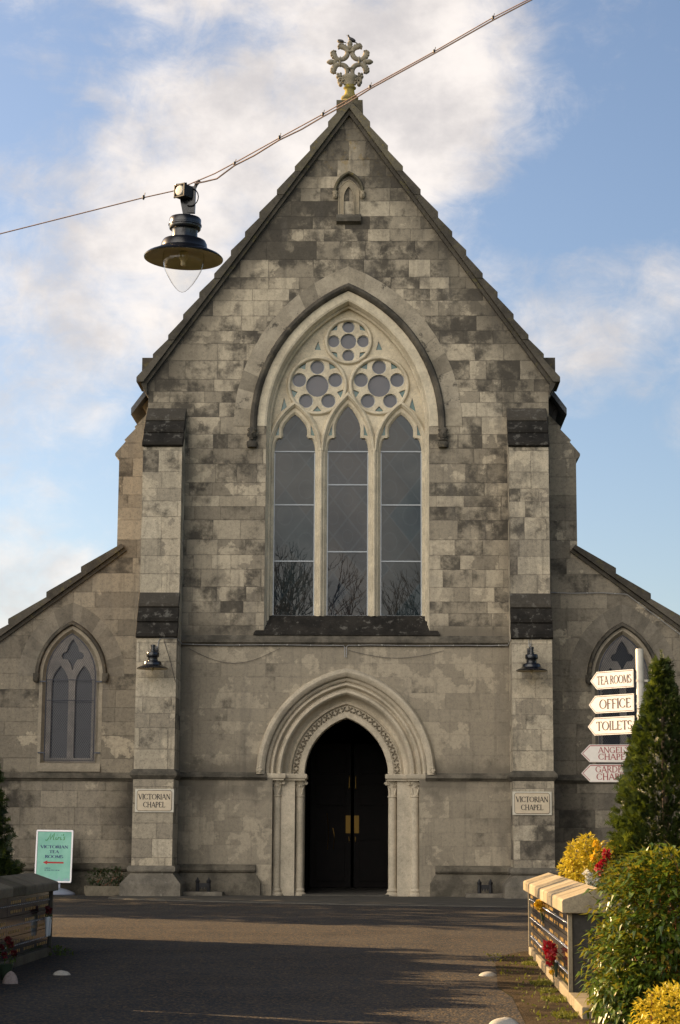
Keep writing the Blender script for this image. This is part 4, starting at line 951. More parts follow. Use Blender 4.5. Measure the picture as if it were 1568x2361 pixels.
p4_ = [(-3.88, -P2 - .03, 5.05), (-3.86, -P2 - .015, 5.20), (-3.82, -P2 - .015, 5.25), (-3.6, -P2 - .015, 5.255), (XL1 + .01, -P2 - .01, 5.25), (XL1 + .015, -.02, 5.22)]
mb = MB()
for p in (pth, p2_, p3_, p4_): mb.tube(p, .0085, 6)
fc = mb.build('light_cable', M['cable'], smooth=60); tag(fc, 'thin pale cable of little lights clipped under the string course', 'cable')
rg = random.Random(5)
for p in (pth, p2_, p3_, p4_):
    for a, b in zip(p, p[1:]):
        a, b = Vector(a), Vector(b); L = (b - a).length
        for k in range(int(L / .55 + .4)): mb = MB(); mb.ball(a + (b - a) * ((k + .5) / max(1, int(L / .55 + .4))) + Vector((0, -.01, 0)), .016, 6, 4); mb.build('bulb', M['white_stone'], fc)
mb = MB()
mb.tube([(-3.35 + q * 1.95, -.03, 5.14 - .32 * math.sin(math.pi * q)) for q in [i / 14 for i in range(15)]], .0045, 5)
tag(mb.build('loose_cable', M['dcable']), 'slack dark cable drooping across the wall above the doorway, left of the middle', 'cable'); mb = MB()
mb.tube([(.05 + q * 2.0, -.03, 5.10 - .16 * math.sin(math.pi * q)) for q in [i / 14 for i in range(15)]], .0045, 5)
tag(mb.build('loose_cable', M['dcable']), 'slack dark cable drooping across the wall above the doorway, right of the middle', 'cable'); mb = MB()
mb.tube([(-3.75, -P2 - .02, 5.2), (-3.6, -P2 - .02, 4.75), (-3.5, -P2 - .01, 4.35)], .006, 5)
tag(mb.build('loose_cable', M['dcable']), 'dark cable slanting down the buttress beside the left wall lamp', 'cable')

# ------------------------------------------------------------------ birds
def bird(loc, rz, s, pitch, lab, preen=False):
    t = thing('bird', lab, 'bird', loc, rz, 'birds on the roof cross')
    q = Matrix.Rotation(R(pitch), 3, 'Y')
    mb = MB()
    prof = [(-.105, .012, .0), (-.08, .034, .0), (-.045, .052, -.004), (0, .060, -.006), (.04, .054, .0), (.07, .040, .014), (.09, .030, .03), (.105, .031, .046), (.122, .032, .056), (.138, .025, .058), (.148, .010, .055)]
    if preen: prof = prof[:5] + [(.062, .042, .004), (.075, .034, .0), (.083, .02, -.01)]
    loops = []
    for x, r, z in prof: loops.append([q @ Vector((x * s, r * s * .85 * math.cos(a), (z + r * math.sin(a)) * s)) + Vector((0, 0, .075 * s)) for a in [2 * math.pi * k / 12 for k in range(12)]])
    mb.loft(loops, True, True); mb.build('body', M['feather_grey'] if preen else M['feather'], t, smooth=60)
    mb = MB(); mb.loft([[q @ Vector((x * s, y * s, z * s)) + Vector((0, 0, .075 * s)) for x, y, z in L] for L in ([(-.08, -.025, .01), (-.08, .025, .01), (-.08, .02, -.01), (-.08, -.02, -.01)], [(-.20, -.035, -.012), (-.20, .035, -.012), (-.20, .03, -.02), (-.20, -.03, -.02)])], True, True)
    for e in (-1, 1): mb.ball(q @ Vector((-.03 * s, e * .048 * s, .008 * s)) + Vector((0, 0, .075 * s)), (.10 * s, .014 * s, .036 * s), 10, 6, rot=q)
    mb.build('wing', M['feather'], t, smooth=50)
    mb = MB()
    if not preen: mb.loft([[q @ Vector(((.142) * s, math.cos(a) * .009 * s, (.053 + math.sin(a) * .009) * s)) + Vector((0, 0, .075 * s)) for a in [k * math.pi / 3 for k in range(6)]], [q @ Vector((.185 * s, math.cos(a) * .001, (.048) * s + math.sin(a) * .001)) + Vector((0, 0, .075 * s)) for a in [k * math.pi / 3 for k in range(6)]]], True, True)
    else: mb.loft([[q @ Vector((.07 * s, .03 * s + math.cos(a) * .008 * s, (-.0 + math.sin(a) * .008) * s)) + Vector((0, 0, .075 * s)) for a in [k * math.pi / 3 for k in range(6)]], [q @ Vector((.04 * s, .06 * s + math.cos(a) * .001, -.02 * s + math.sin(a) * .001)) + Vector((0, 0, .075 * s)) for a in [k * math.pi / 3 for k in range(6)]]], True, True)
    mb.build('beak', M['iron'], t)
    mb = MB()
    for e in (-1, 1): mb.tube([(.0, e * .02 * s, .03 * s), (.012 * s, e * .02 * s, .0), (.03 * s, e * .025 * s, -.01)], .005 * s, 5)
    mb.build('leg', M['iron'], t)
bird((Fx(795), FY, Fz(228)), R(180), .86, -30, 'black bird standing alert on top of the stone cross')
bird((Fx(622), FY, Fz(248)), R(165), .78, -16, 'hunched bird preening on the left leaf of the stone cross', True)

# ------------------------------------------------------------------ free-standing tea room sign
t = thing('pavement_sign', 'mint green free-standing tea rooms poster sign on a grey base', 'sign', (-6.09, .1, .0), R(-3))
t.rotation_euler = (R(-2), R(.5), R(-3))
mb = MB(); mb.plate([(-.375, .25), (.375, .25), (.395, .27), (.395, 1.315), (.375, 1.335), (-.375, 1.335), (-.395, 1.315), (-.395, .27)], [[(-.355, .285), (.355, .285), (.355, 1.295), (-.355, 1.295)]], -.025, .02); mb.build('frame', M['aframe'], t, bevel=.006)
mb = MB(); mb.box(-.36, .36, -.012, .01, .28, 1.30); mb.build('poster', M['poster'], t)
mb = MB(); yy = -.0135
lettering(mb, 'VICTORIAN', -.29, .955, .060, yy, .585, .24, .09); lettering(mb, 'TEA', -.10, .855, .060, yy, .20, .24, .09); lettering(mb, 'ROOMS', -.19, .755, .060, yy, .385, .24, .09)
lettering(mb, 'OPEN', -.185, .535, .020, yy, .12, .3, .15); lettering(mb, '10 A.M. TO 5 P.M.', -.185, .495, .020, yy, .32, .3, .15); mb.build('lettering', M['navy'], t)
mb = MB()
for st in ([(-.20, 1.125), (-.165, 1.115), (-.135, 1.15), (-.085, 1.265), (-.095, 1.13), (-.055, 1.20), (-.01, 1.265), (-.03, 1.13), (-.005, 1.13)], [(.03, 1.19), (.018, 1.14), (.03, 1.13), (.05, 1.15)], [(.062, 1.13), (.078, 1.185), (.088, 1.175), (.108, 1.178)], [(.13, 1.19), (.118, 1.14), (.13, 1.13), (.15, 1.15)], [(.042, 1.222), (.05, 1.235)], [(.142, 1.222), (.15, 1.235)], [(.175, 1.215), (.187, 1.25)], [(.175, 1.13), (.205, 1.135), (.212, 1.155), (.192, 1.17), (.195, 1.187), (.222, 1.19)]): ribbon(mb, st, .014, yy)
mb.build('script_lettering', M['green_ink'], t)
mb = MB(); mb.quad((-.14, yy, .645), (.21, yy, .645), (.21, yy, .678), (-.14, yy, .678)); i = mb.pts([(-.23, yy, .662), (-.135, yy, .62), (-.135, yy, .704)]); mb.face(i); mb.build('arrow', M['red_ink'], t)
mb = MB(); mb.lathe([(.44, .0), (.45, .02), (.42, .06), (.25, .125), (.10, .15), (.0, .155)], (.02, .06, 0), 28, sy=.72); mb.box(.08, .15, .03, .07, .14, .26); mb.box(-.15, -.08, .03, .07, .14, .26); mb.build('base', M['grey_base'], t, smooth=40)

# ------------------------------------------------------------------ boot scrapers and the planter
for s, (x, lab) in ((-1, (-2.90, 'black iron boot scraper on a stone block left of the doorway')), (1, (2.86, 'black iron boot scraper on a stone block right of the doorway'))):
    t = thing('boot_scraper', lab, 'boot scraper', (x, -.48, .0), group='boot scrapers by the doorway')
    mb = MB(); mb.box(-.40, .42, -.26, .28, 0, .105); mb.build('stone_block', M['plinth_light'], t, bevel=.02)
    for e in (-1, 1):
        mb = MB(); mb.lathe([(.042, .10), (.038, .28), (.046, .30), (.046, .325), (.03, .34), (.022, .36), (.0, .40)], (e * .115, 0, 0), 8); mb.build('post', M['iron'], t)
    mb = MB(); mb.box(-.105, .105, -.012, .012, .20, .275)
    for k in range(3): mb.loft([[(-.075 + k * .05, -.01, .205), (-.025 + k * .05, -.01, .205), (-.025 + k * .05, .01, .205), (-.075 + k * .05, .01, .205)], [(-.052 + k * .05, -.01, .15 - .02 * (k == 1)), (-.048 + k * .05, -.01, .15 - .02 * (k == 1)), (-.048 + k * .05, .01, .15 - .02 * (k == 1)), (-.052 + k * .05, .01, .15 - .02 * (k == 1))]], True, True)
    mb.build('scraper_bar', M['iron'], t)

# ------------------------------------------------------------------ foliage helpers
def leaf(mb, p, d, up, L, w, tn, fold=.25, droop=.2):
    """one folded, drooping leaf: two halves of two quads each"""
    d = d.normalized(); s_ = d.cross(up)
    if s_.length < 1e-3: s_ = d.cross(Vector((1, 0, 0)))
    s_.normalize(); n = s_.cross(d).normalized()
    a = p; b = p + d * L * .5 + n * L * .04; c = p + d * L - n * L * droop
    l = p + d * L * .45 + s_ * w / 2 + n * w * fold; r = p + d * L * .45 - s_ * w / 2 + n * w * fold
    i = mb.pts([a, l, b, r, c])
    mb.face((i[0], i[1], i[2]), tn); mb.face((i[0], i[2], i[3]), tn + .05); mb.face((i[1], i[4], i[2]), tn); mb.face((i[2], i[4], i[3]), tn + .05)
def rdir(rg, up=0.0):
    v = Vector((rg.gauss(0, 1), rg.gauss(0, 1), rg.gauss(0, 1) + up)); return v.normalized()
def conifer(name, loc, H, rb, lab, seed, n=2600, group=None, needle=.05, leader=True, prof=None):
    t = thing(name, lab, 'tree', loc, group=group); rg = random.Random(seed)
    mb = MB(); mb.tube([(0, 0, -.05), (.01, 0, H * .5), (.0, .01, H * .97), (0, 0, H)], [.05, .035, .012, .006], 6); mb.build('trunk', M['bark'], t)
    mb = MB()
    prof = prof or (lambda q: (1 - q) ** .8 * (1 if q > .06 else .8))
    lob = [(rg.uniform(0, 6.28), rg.uniform(.05, .95), rg.uniform(.75, 1.14)) for _ in range(60)]
    for k in range(n):
        q = 1 - math.sqrt(rg.random()) ** 1.25; q = min(.985, max(.0, q)); a = rg.uniform(0, 6.2832)
        f = 1.0
        for (la, lq, lf) in lob:
            da = abs((a - la + math.pi) % 6.2832 - math.pi)
            if da < .42 and abs(q - lq) < .055: f = lf; break
        rr = rb * prof(q) * f * (1 - .45 * rg.random() ** 2.6) + .012
        p = Vector((rr * math.cos(a), rr * math.sin(a), q * H + rg.uniform(-.02, .02)))
        o = Vector((math.cos(a), math.sin(a), rg.uniform(.25, 1.0))).normalized()
        tn = min(1, max(0, rg.gauss(.42, .2) + (f - 1) * .9)); L = needle * rg.uniform(.8, 1.6)
        o = (o + rdir(rg) * .45).normalized(); up = rdir(rg); s_ = o.cross(up).normalized(); n_ = s_.cross(o)
        e = p + o * L * 1.5
        for j in range(5):
            m_ = p + o * L * (.25 + .28 * j); w = .0065 + L * .06
            for sg in (-1, 1):
                tip = m_ + (o * .55 + s_ * sg * .8 + n_ * rg.uniform(-.3, .3)) * L * .75
                i = mb.pts([m_ - o * w, m_ + o * w, tip]); mb.face(i, tn)
        i = mb.pts([p - s_ * .003, p + s_ * .003, e]); mb.face(i, tn)
    if leader:
        for k in range(46):
            z = H * (.93 + .10 * k / 46); a = rg.uniform(0, 6.28); p = Vector((0, 0, z)); tip = p + Vector((math.cos(a) * .03, math.sin(a) * .03, .03)); s_ = Vector((-math.sin(a), math.cos(a), 0)) * .006
            mb.face(mb.pts([p - s_, p + s_, tip]), .8)
        for k in range(5):
            a = rg.uniform(0, 6.28); zz = H * rg.uniform(.80, .93); e = Vector((math.cos(a) * .16, math.sin(a) * .16, zz + .08))
            for j in range(36):
                f = j / 36; p = Vector((0, 0, zz)).lerp(e, f) + Vector((0, 0, .05 * f * f)); tip = p + rdir(rg, .4) * .045; s_ = rdir(rg) * .006
                mb.face(mb.pts([p - s_, p + s_, tip]), .7)
        mb.tube([(0, 0, H * .9), (0, 0, H * 1.03)], [.010, .005], 5)
    mb.build('crown', M['yew'], t, fix=False); return t
def shrub(name, loc, boxes, nl, L, w, mat, lab, cat, seed, droop=.2, stems=0, stemh=.6, group=None, up=.5, stemmat='stem', shell=.55, boxy=1.0):
    """leaves on a few overlapping ellipsoids: (cx, cy, cz, rx, ry, rz)"""
    t = thing(name, lab, cat, loc, group=group); rg = random.Random(seed); mb = MB()
    tot = sum(b[3] * b[5] + b[3] * b[4] for b in boxes)
    for b in boxes:
        for k in range(int(nl * (b[3] * b[5] + b[3] * b[4]) / tot)):
            d = rdir(rg); d = Vector([math.copysign(abs(c) ** boxy, c) for c in d]); f = shell + (1 - shell) * rg.random() ** .5 + rg.gauss(0, .04)
            p = Vector((b[0] + d.x * b[3] * f, b[1] + d.y * b[4] * f, b[2] + d.z * b[5] * f))
            if p.z < .01: continue
            o = (d + rdir(rg) * .75 + Vector((0, 0, up - .5))).normalized()
            leaf(mb, p, o, Vector((0, 0, 1)) + rdir(rg) * .35, L * rg.uniform(.6, 1.2), w * rg.uniform(.7, 1.2), min(1, max(0, rg.gauss(.45, .22))), rg.uniform(.05, .35), droop * rg.uniform(.3, 1.6))
    mb.build('foliage', M[mat], t, fix=False)
    if stems:
        mb = MB()
        for k in range(stems):
            b = boxes[k % len(boxes)]; d = rdir(rg); p0 = Vector((b[0] + rg.uniform(-.4, .4) * b[3], b[1] + rg.uniform(-.4, .4) * b[4], 0.0)); p1 = Vector((b[0] + d.x * b[3] * .95, b[1] + d.y * b[4] * .95, b[2] + abs(d.z) * b[5] * .95))
            mb.tube([p0, p0.lerp(p1, .5) + Vector((rg.uniform(-.05, .05), rg.uniform(-.05, .05), .03)), p1], [.008, .006, .003], 4)
        mb.build('stem', M[stemmat], t)
    return t
def flowers(name, loc, pts, r, mat, lab, seed, greens=0, group=None, vase=None, cat='flowers', ground=False):
    t = thing(name, lab, cat, loc, group=group); rg = random.Random(seed); mb = MB()
    for c in pts:
        c = Vector(c)
        for k in range(26):
            d = rdir(rg, .2); leaf(mb, c + d * r * .2, d, rdir(rg), r * rg.uniform(.7, 1.1), r * .75, rg.random(), .2, rg.uniform(-.2, .3))
    mb.build('blossom', M[mat], t, fix=False)
    mb = MB()
    for c in pts:
        c = Vector(c); mb.tube([c, Vector((c.x * .4, c.y * .4, (c.z - r * 2.4) if not ground else -loc[2]))], .003, 4)
        for k in range(greens): leaf(mb, c + Vector((0, 0, -r)) + rdir(rg) * r * .5, rdir(rg), Vector((0, 0, 1)), r * 1.6, r * .5, rg.random())
    mb.build('greenery', M['weed'], t, fix=False)
    if vase:
        mb = MB(); rv, h, zb, vm = vase; mb.lathe([(rv * .3, zb), (rv * .55, zb + .01), (rv * .8, zb + h * .6), (rv, zb + h), (rv * .85, zb + h), (rv * .5, zb + h * .4)], seg=12); mb.build('vase', M[vm], t, smooth=50)
    return t

t = thing('planter', 'low stone trough of dark foliage at the foot of the left buttress', 'planter', (-4.95, -.15, 0))
mb = MB(); mb.loft([[(x * a, y * a, z) for x, y in [(-.42, -.16), (-.36, -.22), (.36, -.22), (.42, -.16), (.42, .16), (.36, .22), (-.36, .22), (-.42, .16)]] for a, z in ((.92, 0), (.99, .06), (1.0, .20), (.86, .20), (.84, .14))], True, True); mb.build('trough', M['trough'], t, smooth=25)
shrub('trough_shrub', (-4.93, -.15, .16), [(0, 0, .16, .36, .2, .20), (.14, 0, .26, .24, .18, .16), (-.2, 0, .22, .22, .18, .16)], 900, .07, .03, 'dark_leaf', 'dark green bushy plant growing in the low stone trough', 'shrub', 11, stems=6)
# ------------------------------------------------------------------ memorial walls with polished plaques
def memorial_wall(lab, loc, rz, L, zl, zh, zr, capmat, kerbx, seed, pitch=.66, foot='kerb'):
    t = thing('memorial_wall', lab, 'wall', loc, rz, group='walls of memorial plaques'); rg = random.Random(seed)
    mb = MB(); mb.box(.02, L - .02, -.40, -.012, .05, zl + .01); mb.build('body', M['granite_wall'], t)
    mb = MB(); mb.box(kerbx[0], kerbx[1], -.44, .02, -.1, .085); mb.build('footing', M[foot], t, bevel=.008)
    for x in (.0, L - .05): mb = MB(); mb.box(x, x + .05, -.012, .022, .086, zl + .005); mb.build('end_post', M[foot], t, bevel=.004)
    n = max(1, round(L / .62)); 
    mb = MB()
    for i in range(n):
        a, b = -.05 + (L + .10) * i / n + .003, -.05 + (L + .10) * (i + 1) / n - .003; j = rg.uniform(-.006, .006); mb.tone = rg.uniform(.2, .62)
        P = [(.065, zl), (.07, zl + .01), (.07, zh - .012), (.058, zh), (-.20, zr), (-.47, zh), (-.48, zl)]
        mb.loft([[(x, y + j, z + j * .5) for y, z in P] for x in (a, a + .008, b - .008, b)], True, True)
    mb.build('cap', M[capmat], t, bevel=.006)
    rows = 3; x0 = .07; cols = int((L - .14) / pitch); pitch = (L - .14) / cols; rh = (zl - .10) / rows
    gold = MB(); stud = MB()
    for c in range(cols):
        for r in range(rows):
            xa, xb = x0 + c * pitch + .004, x0 + (c + 1) * pitch - .004; za, zb = .10 + r * rh + .003, .10 + (r + 1) * rh - .003
            mb = MB(); mb.box(xa, xb, -.011, .001 + rg.uniform(0, .0015), za, zb); mb.build('plaque', M['granite'], t)
            for line, lz in ((0, zb - rh * .28), (1, za + rh * .22)):
                if rg.random() < .15: continue
                x = xa + .07 + rg.uniform(0, .06)
                while x < xb - .12:
                    w = rg.uniform(.025, .055)
                    for q in range(int(w / .012)): gold.quad((x + q * .014, .0035, lz - .014), (x + q * .014 + .011, .0035, lz - .014), (x + q * .014 + .011, .0035, lz + rg.uniform(.008, .016)), (x + q * .014, .0035, lz + .014))
                    x += w + .03 + rg.uniform(0, .02)
            for k in range(8): stud.ball((xa + pitch * (k + .5) / 8, .006, (za + zb) / 2 + .005), .0065, 6, 4)
    gold.build('lettering', M['gold'], t); stud.build('stud', M['chrome'], t, smooth=60)
    return t
memorial_wall('sunlit memorial plaque wall with pale sloping concrete cap on the right of the road', (2.27, -25.93, 0), math.atan2(6.25, .14), 6.25, .672, .775, .862, 'cap', (-1.3, 6.27), 3)
memorial_wall('shaded memorial plaque wall with old stone cap on the left of the road', (-2.63, -20.37, 0), R(-90.4), 9.0, .66, .752, .84, 'cap_old_shaded', (-.02, 9.0), 4, .72, 'kerb_shaded')
def on_x(px, py, X):
    d = sight(px, py); return CAM + d * ((X - CAM.x) / d.x)
# flowers on the walls
p = on_x(1254, 2092, 2.36); flowers('yellow_flowers', p, [(-.02, .05, 0), (-.03, .22, .01), (-.02, .13, .03), (-.04, -.02, .02)], .055, 'petal_y', 'yellow flowers in a slim vase fixed to the sunlit plaque wall', 21, vase=(.018, .16, -.22, 'dvase'))
p = on_x(1282, 2196, 2.27); flowers('red_flowers', p, [(-.03, 0, .03), (-.05, .06, -.01), (-.04, -.06, -.02), (-.07, .02, .05), (-.05, .0, -.07)], .05, 'petal_r', 'crimson red flower bunch on the sunlit plaque wall', 22, vase=(.018, .12, -.20, 'dvase'))
p = on_x(1281, 2243, 2.27); flowers('yellow_flower_head', p, [(-.03, 0, 0), (-.03, .05, .005)], .024, 'petal_y', 'tiny yellow flower head below the crimson bunch', 23)
p = on_x(103, 2100, -2.60); t = flowers('red_flowers', p, [(.03, 0, .02), (.04, .05, .0), (.05, -.04, -.01)], .036, 'petal_shaded', 'red flowers darkened for shade, with two white vases on the shaded plaque wall', 24, greens=4)
for e in (-.06, .07): mb = MB(); mb.lathe([(.012, -.25), (.017, -.22), (.022, -.10), (.026, -.06), (.02, -.06)], (.04, e, .0), 12); mb.build('vase', M['vase'], t, smooth=50)
p = UZp = CAM + sight(4, 2262) * (-CAM.z / sight(4, 2262).z); flowers('red_flowers', p + Vector((.02, .05, .27)), [(-.05, 0, 0), (.03, .03, .03), (.07, -.02, -.04), (-.01, -.03, -.06), (.0, .05, .07)], .036, 'petal_shaded', 'red grave flowers darkened for shade in a pot by the foot of the shaded wall', 25, greens=10, vase=(.07, .14, -.27, 'dvase'))
def dome(px, py, rx, rz, lab, mat, seed, name='painted_stone'):
    d = sight(px, py); p = CAM + d * (-CAM.z / d.z); rg = random.Random(seed); mb = MB()
    loops = []; ph = [rg.uniform(0, 6) for _ in range(4)]
    for i in range(8):
        a = i / 7 * math.pi / 2; l = []
        for k in range(20):
            b = 2 * math.pi * k / 20; f = 1 + .07 * math.sin(2 * b + ph[0]) + .05 * math.sin(3 * b + ph[1])
            l.append((rx * f * math.cos(a) * math.cos(b) * (1 if a < 1.5 else .05), rx * .8 * f * math.cos(a) * math.sin(b), rz * math.sin(a) * (1 + .05 * math.sin(b + ph[2])) - .005))
        loops.append(l)
    mb.loft(loops, True, True); o = mb.build(name, M[mat], None, p, smooth=60); tag(o, lab, 'stone', 'painted kerb stones' if name == 'painted_stone' else None); return o
dome(143, 2248, .075, .045, 'whitewashed stone lying on the dark road near the left plaque wall', 'white_stone', 1)
dome(1125, 2250, .085, .042, 'flat whitewashed stone at the road edge in front of the right plaque wall', 'white_stone', 2)
dome(1162, 2366, .098, .062, 'largest whitewashed stone, at the road edge nearest the viewer', 'white_stone', 3)
dome(23, 2268, .062, .105, 'pinkish stone lump beside the pot of red grave flowers', 'pink_stone', 4, 'grave_stone_lump')

# ------------------------------------------------------------------ finger post
PX, PY = 3.845, -18.0
t = thing('signpost', 'cream finger post with five white arrow boards pointing left', 'signpost', (PX, PY, 0))
mb = MB(); mb.lathe([(.046, -.1), (.046, 3.42), (.042, 3.435), (.0, 3.44)], seg=20)
for z in (3.06, 2.79): mb.lathe([(.047, z - .012), (.051, z - .012), (.051, z + .012), (.047, z + .012)], seg=20); mb.box(.045, .12, -.012, .012, z - .012, z + .012)
mb.build('pole', M['pole'], t, smooth=40)
def board(z0, h, L, ang, lines, ink, rim, mat, flat=False, cut=.42):
    tip = h * cut * 1.15
    shape = lambda e: [(-L + e * 1.3, h / 2), (-L + tip + e * .5, e), (-.05 - e, e), (-.05 - e, h - e), (-L + tip + e * .5, h - e)]
    mb = MB(); mb.plate(shape(0), [], -.062, -.050); mb.box(-L + tip, -.06, -.066, -.0495, .004, .022) if flat else None
    b = mb.build('arrow_board', mat, t, (0, 0, z0)); b.rotation_euler = (0, 0, R(ang)); b['label'] = 'arrow board reading ' + ' '.join(l[0] for l in lines)
    mb = MB(); ribbon(mb, shape(.013), .006 if not flat else .009, -.0635, True); mb.build('border', rim, b)
    mb = MB()
    for (s, x, z, w, hh) in lines: lettering(mb, s, x, z, hh, -.0640, w, .15 if not flat else .13, .075)
    mb.build('lettering', ink, b)
board(2.985, .21, .715, -47, [('TEA ROOMS', -.61, .055, .53, .10)], M['brown'], M['brown'], M['board'])
board(2.70, .21, .745, -47, [('OFFICE', -.58, .05, .49, .112)], M['brown'], M['brown'], M['board'])
board(2.44, .21, .765, -47, [('TOILETS', -.63, .055, .55, .105)], M['brown'], M['brown'], M['board'])
board(2.105, .205, .70, -6, [("ANGEL'S", -.50, .108, .37, .068), ('CHAPEL', -.50, .030, .37, .068)], M['red'], M['red'], M['board_lo'], True)
board(1.875, .205, .70, -6, [('GARDEN', -.535, .112, .38, .072), ('CHAPEL', -.525, .026, .38, .074)], M['red'], M['red'], M['board_lo'], True)

# ------------------------------------------------------------------ plants
def table(pts):
    def f(q):
        for (a, va), (b, vb) in zip(pts, pts[1:]):
            if q <= b: return va + (vb - va) * (q - a) / (b - a)
        return pts[-1][1]
    return f
conifer('conifer', (3.82, -20.0, 0), 3.14, .475, 'tall pointed golden green conifer in front of the finger post', 7, 10500, needle=.046, prof=table([(0, .7), (.2, .95), (.35, 1.0), (.45, .96), (.6, .76), (.75, .50), (.86, .22), (.93, .06), (1, .02)]))
conifer('conifer', (-3.93, -19.0, 0), 2.7, .60, 'shorter green conifer at the left edge behind the shaded plaque wall', 8, 5200, needle=.052, prof=table([(0, .8), (.3, 1.0), (.5, .82), (.7, .6), (.85, .35), (1, .03)]))
shrub('golden_shrub', (3.12, -19.75, 0), [(0, 0, .62, .36, .36, .45), (-.13, 0, .95, .22, .25, .27), (.24, .05, .95, .16, .2, .28), (.10, 0, .85, .22, .22, .22), (-.10, 0, 1.17, .09, .1, .11), (-.22, 0, 1.05, .10, .1, .12), (.26, 0, 1.16, .10, .1, .12), (.02, 0, 1.10, .08, .1, .10), (-.32, 0, .88, .09, .1, .12)], 5200, .060, .030, 'gold_leaf', 'bright golden leaved shrub behind the pale wall cap', 'shrub', 31, stems=3)
p = CAM + sight(1390, 1990) * 19.6; flowers('red_flowers', p, [(0, 0, 0), (.04, .02, .05), (-.05, 0, -.05), (.03, 0, .10), (-.02, 0, -.09)], .048, 'petal_r', 'scarlet flower bunch between golden shrub and conifer', 32, 4, ground=True)
p = CAM + sight(1362, 2022) * 19.4; flowers('white_flowers', p, [(0, 0, 0), (.05, 0, -.03), (-.04, 0, .03), (.02, 0, -.07), (-.02, 0, -.05)], .042, 'petal_w', 'white flower bunch just behind the pale wall cap', 33, 4, ground=True)
p = CAM + sight(1374, 1968) * 19.7; flowers('yellow_flowers', p, [(0, 0, 0), (-.03, 0, -.05), (.03, 0, .04), (0, 0, .09)], .042, 'petal_y', 'yellow flower bunch above the white and scarlet flowers', 34, 4, ground=True)
shrub('laurel_shrub', (3.00, -27.1, 0), [(0, 0, .58, .66, .55, .55), (-.16, -.1, .34, .58, .5, .36), (.05, -.05, .80, .62, .5, .36), (-.30, -.2, .16, .42, .4, .2), (.6, .1, .7, .5, .5, .5)], 15000, .082, .038, 'laurel', 'large glossy green shrub with drooping leaves at the lower right', 'shrub', 35, droop=.3, stems=90, shell=.45, up=.3, boxy=.62)
shrub('golden_shrub', (2.60, -29.6, 0), [(0, 0, .18, .32, .28, .24), (-.12, 0, .27, .18, .2, .13), (.14, .05, .26, .18, .2, .12)], 2300, .042, .024, 'gold_leaf', 'low golden yellow shrub in the bottom right corner', 'shrub', 36, stems=6)
shrub('dark_shrub', (3.20, -29.75, 0), [(0, 0, .16, .34, .3, .24)], 1500, .045, .022, 'dark_leaf', 'low dark green shrub beside the golden one in the corner', 'shrub', 37, stems=6)
d = sight(126, 2203); p = CAM + d * (-CAM.z / d.z)
shrub('weed', p, [(0, 0, .03, .10, .08, .05), (.1, .05, .02, .08, .08, .03)], 150, .05, .028, 'weed', 'small green weeds growing at the end of the shaded wall', 'weed', 38)
mb = MB(); rg = random.Random(6)
for (px, py, r) in ((1250, 2270, .16), (1280, 2308, .16), (1225, 2225, .14), (1300, 2345, .15), (1236, 2212, .10), (1262, 2288, .12)):
    d = sight(px, py); c = CAM + d * (-CAM.z / d.z)
    for k in range(230):
        a = rg.uniform(0, 6.28); q = r * rg.random() ** .6; leaf(mb, Vector((c.x + q * math.cos(a) * .6, c.y + q * math.sin(a) * 1.6, .004)), Vector((rg.gauss(0, .6), rg.gauss(0, .6), .7)), rdir(rg), rg.uniform(.02, .045), .016, rg.random())
for k in range(320):
    x = rg.uniform(1.9, 2.3); leaf(mb, Vector((x, rg.uniform(-28, -19.6), .008)), rdir(rg, .3), rdir(rg), rg.uniform(.02, .05), .02, rg.random() * .5)
mb.build('moss', M['moss'], fix=False, kind='stuff')

# ------------------------------------------------------------------ what stands out of the frame: the hedge and trees that shade the road, a right-hand row added to block sky light, bare trees the windows mirror
def hedge(name, segs, X, wdt, H, lab, seed):
    t = thing(name, lab, 'hedge', (X, segs[0][0], 0)); rg = random.Random(seed); mb = MB(); lf = MB(); y00 = segs[0][0]
    for (ya, yb) in segs:
        n = max(2, int(abs(yb - ya) / .3)); loops = []
        for i in range(n + 1):
            y = ya + (yb - ya) * i / n - y00; h = H + .13 * math.sin(y * 1.7) + .08 * math.sin(y * 4.3 + 1) + rg.uniform(-.05, .05); w = wdt * rg.uniform(.85, 1.1)
            loops.append([(-w, y, 0), (-w * 1.05, y, h * .6), (-w * .6, y, h * .95), (0, y, h), (w * .6, y, h * .95), (w * 1.05, y, h * .6), (w, y, 0)])
            for k in range(90):
                a = rg.uniform(0, math.pi); leaf(lf, Vector((w * 1.05 * math.cos(a), y + rg.uniform(-.2, .2), h * max(.1, math.sin(a)) ** .6)), rdir(rg, .5), rdir(rg), .15, .08, rg.random())
        mb.loft(loops, False, True)
    mb.build('branches', M['dark_leaf'], t); lf.build('foliage', M['ever'], t, fix=False)
hedge('clipped_hedge', [(-16.1, -24.75), (-25.1, -46)], -4.75, .38, 2.62, 'clipped evergreen hedge behind the shaded plaque wall', 41)
for k, (y, h) in enumerate(((-16.9, 4.6), (-18.75, 4.8), (-20.7, 4.7))):
    conifer('column_conifer', (-5.35, y, 0), h, .27, 'slim columnar conifer in the row behind the clipped hedge', 50 + k, 1300, group='slim conifers behind the hedge', needle=.09, leader=False, prof=table([(0, .9), (.8, 1.0), (.93, .7), (1, .1)]))
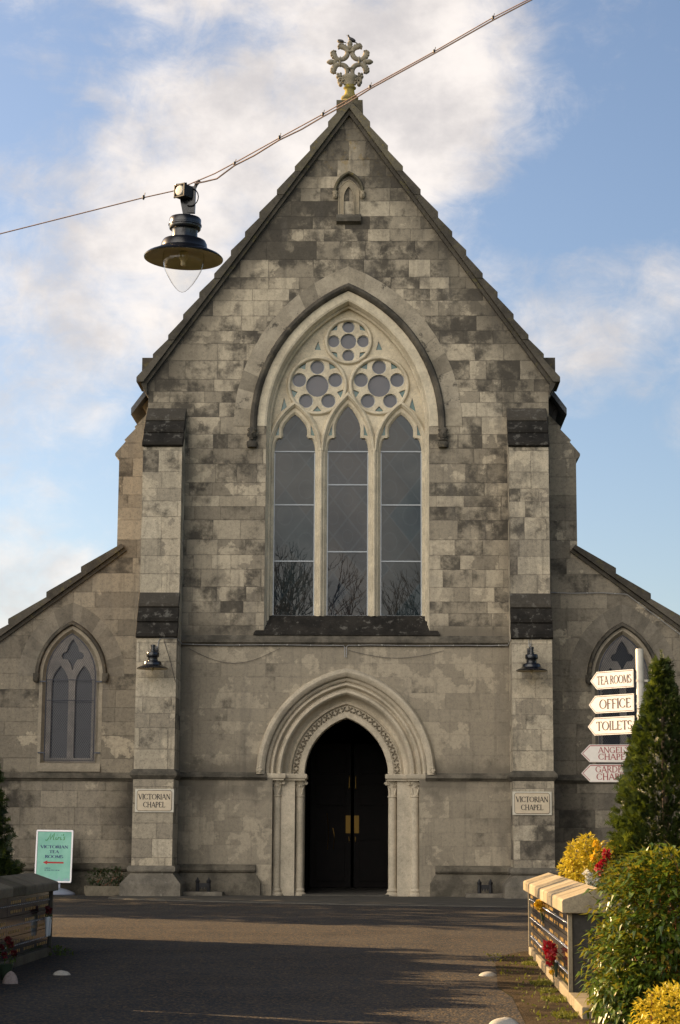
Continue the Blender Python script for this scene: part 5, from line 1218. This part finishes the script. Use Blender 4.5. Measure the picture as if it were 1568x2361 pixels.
def big_tree(loc, H, r, lab, seed, group='evergreen trees left of the chapel'):
    t = thing('evergreen_tree', lab, 'tree', loc, group=group); rg = random.Random(seed); mb = MB(); mb.tube([(0, 0, 0), (.05, 0, H * .5), (0, .05, H * .9)], [.22, .14, .05], 8); mb.build('trunk', M['bark'], t)
    mb = MB()
    for k in range(34):
        q = rg.random(); c = Vector((rg.gauss(0, r * .45), rg.gauss(0, r * .45), H * (.12 + .8 * q)))
        for j in range(60): d = rdir(rg); leaf(mb, c + d * r * .42 * rg.random() ** .4, d, rdir(rg), .34, .22, rg.random())
    mb.build('crown', M['ever'], t, fix=False)
for k, (y, h) in enumerate(((-5.3, 8.0), (-3.2, 8.4), (-1.0, 8.2), (1.2, 8.6), (3.4, 8.3), (5.6, 8.8))): big_tree((-13.2 + .4 * (k % 2), y, 0), h, 1.55, 'broad evergreen tree in the row beyond the left edge', 60 + k)
for k, (y, h) in enumerate(((-4.5, 8.5), (-8.5, 9.5), (-13, 9.0), (-17.5, 10), (-22, 9.4), (-27, 10.2), (-32, 9.6))): big_tree((10.2 + .6 * (k % 2), y, 0), h, 2.1, 'unseen evergreen tree added beyond the right edge to block sky light', 160 + k, 'added sky-blocking trees right of the road')  # right row is added out of view to keep sky light off the road
def bare_tree(loc, H, lab, seed):
    t = thing('bare_tree', lab, 'tree', loc, group='bare trees mirrored in the windows'); rg = random.Random(seed); mb = MB()
    def grow(p, d, L, r, lev):
        n = 3; pts = [p]; q = p
        for i in range(n):
            d = (d + rdir(rg) * (.16 if lev < 3 else .24) + Vector((0, 0, .05))).normalized(); q = q + d * L / n; pts.append(q)
        mb.tube(pts, [r * (1 - .14 * i) for i in range(n + 1)], 5 if lev < 3 else 3, False)
        if lev >= 6 or r < .012: return
        for k in range(3 if lev > 0 else 4):
            a = pts[-1] if k < 2 else pts[rg.randint(1, n)]; nd = (d + rdir(rg) * (.62 if k else .34) + Vector((0, 0, .18))).normalized()
            grow(a, nd, L * rg.uniform(.62, .84), r * rg.uniform(.52, .68), lev + 1)
    grow(Vector((0, 0, 0)), Vector((0, 0, 1)), H * .27, .30, 0); mb.build('trunk', M['twig'], t, smooth=60, fix=False)
for k, (x, y, h) in enumerate(((-5.6, -52, 19.6), (-1.2, -55, 18.6), (3.4, -53, 17.8))): bare_tree((x, y, 0), h, 'tall bare winter tree standing behind the viewer', 80 + k)
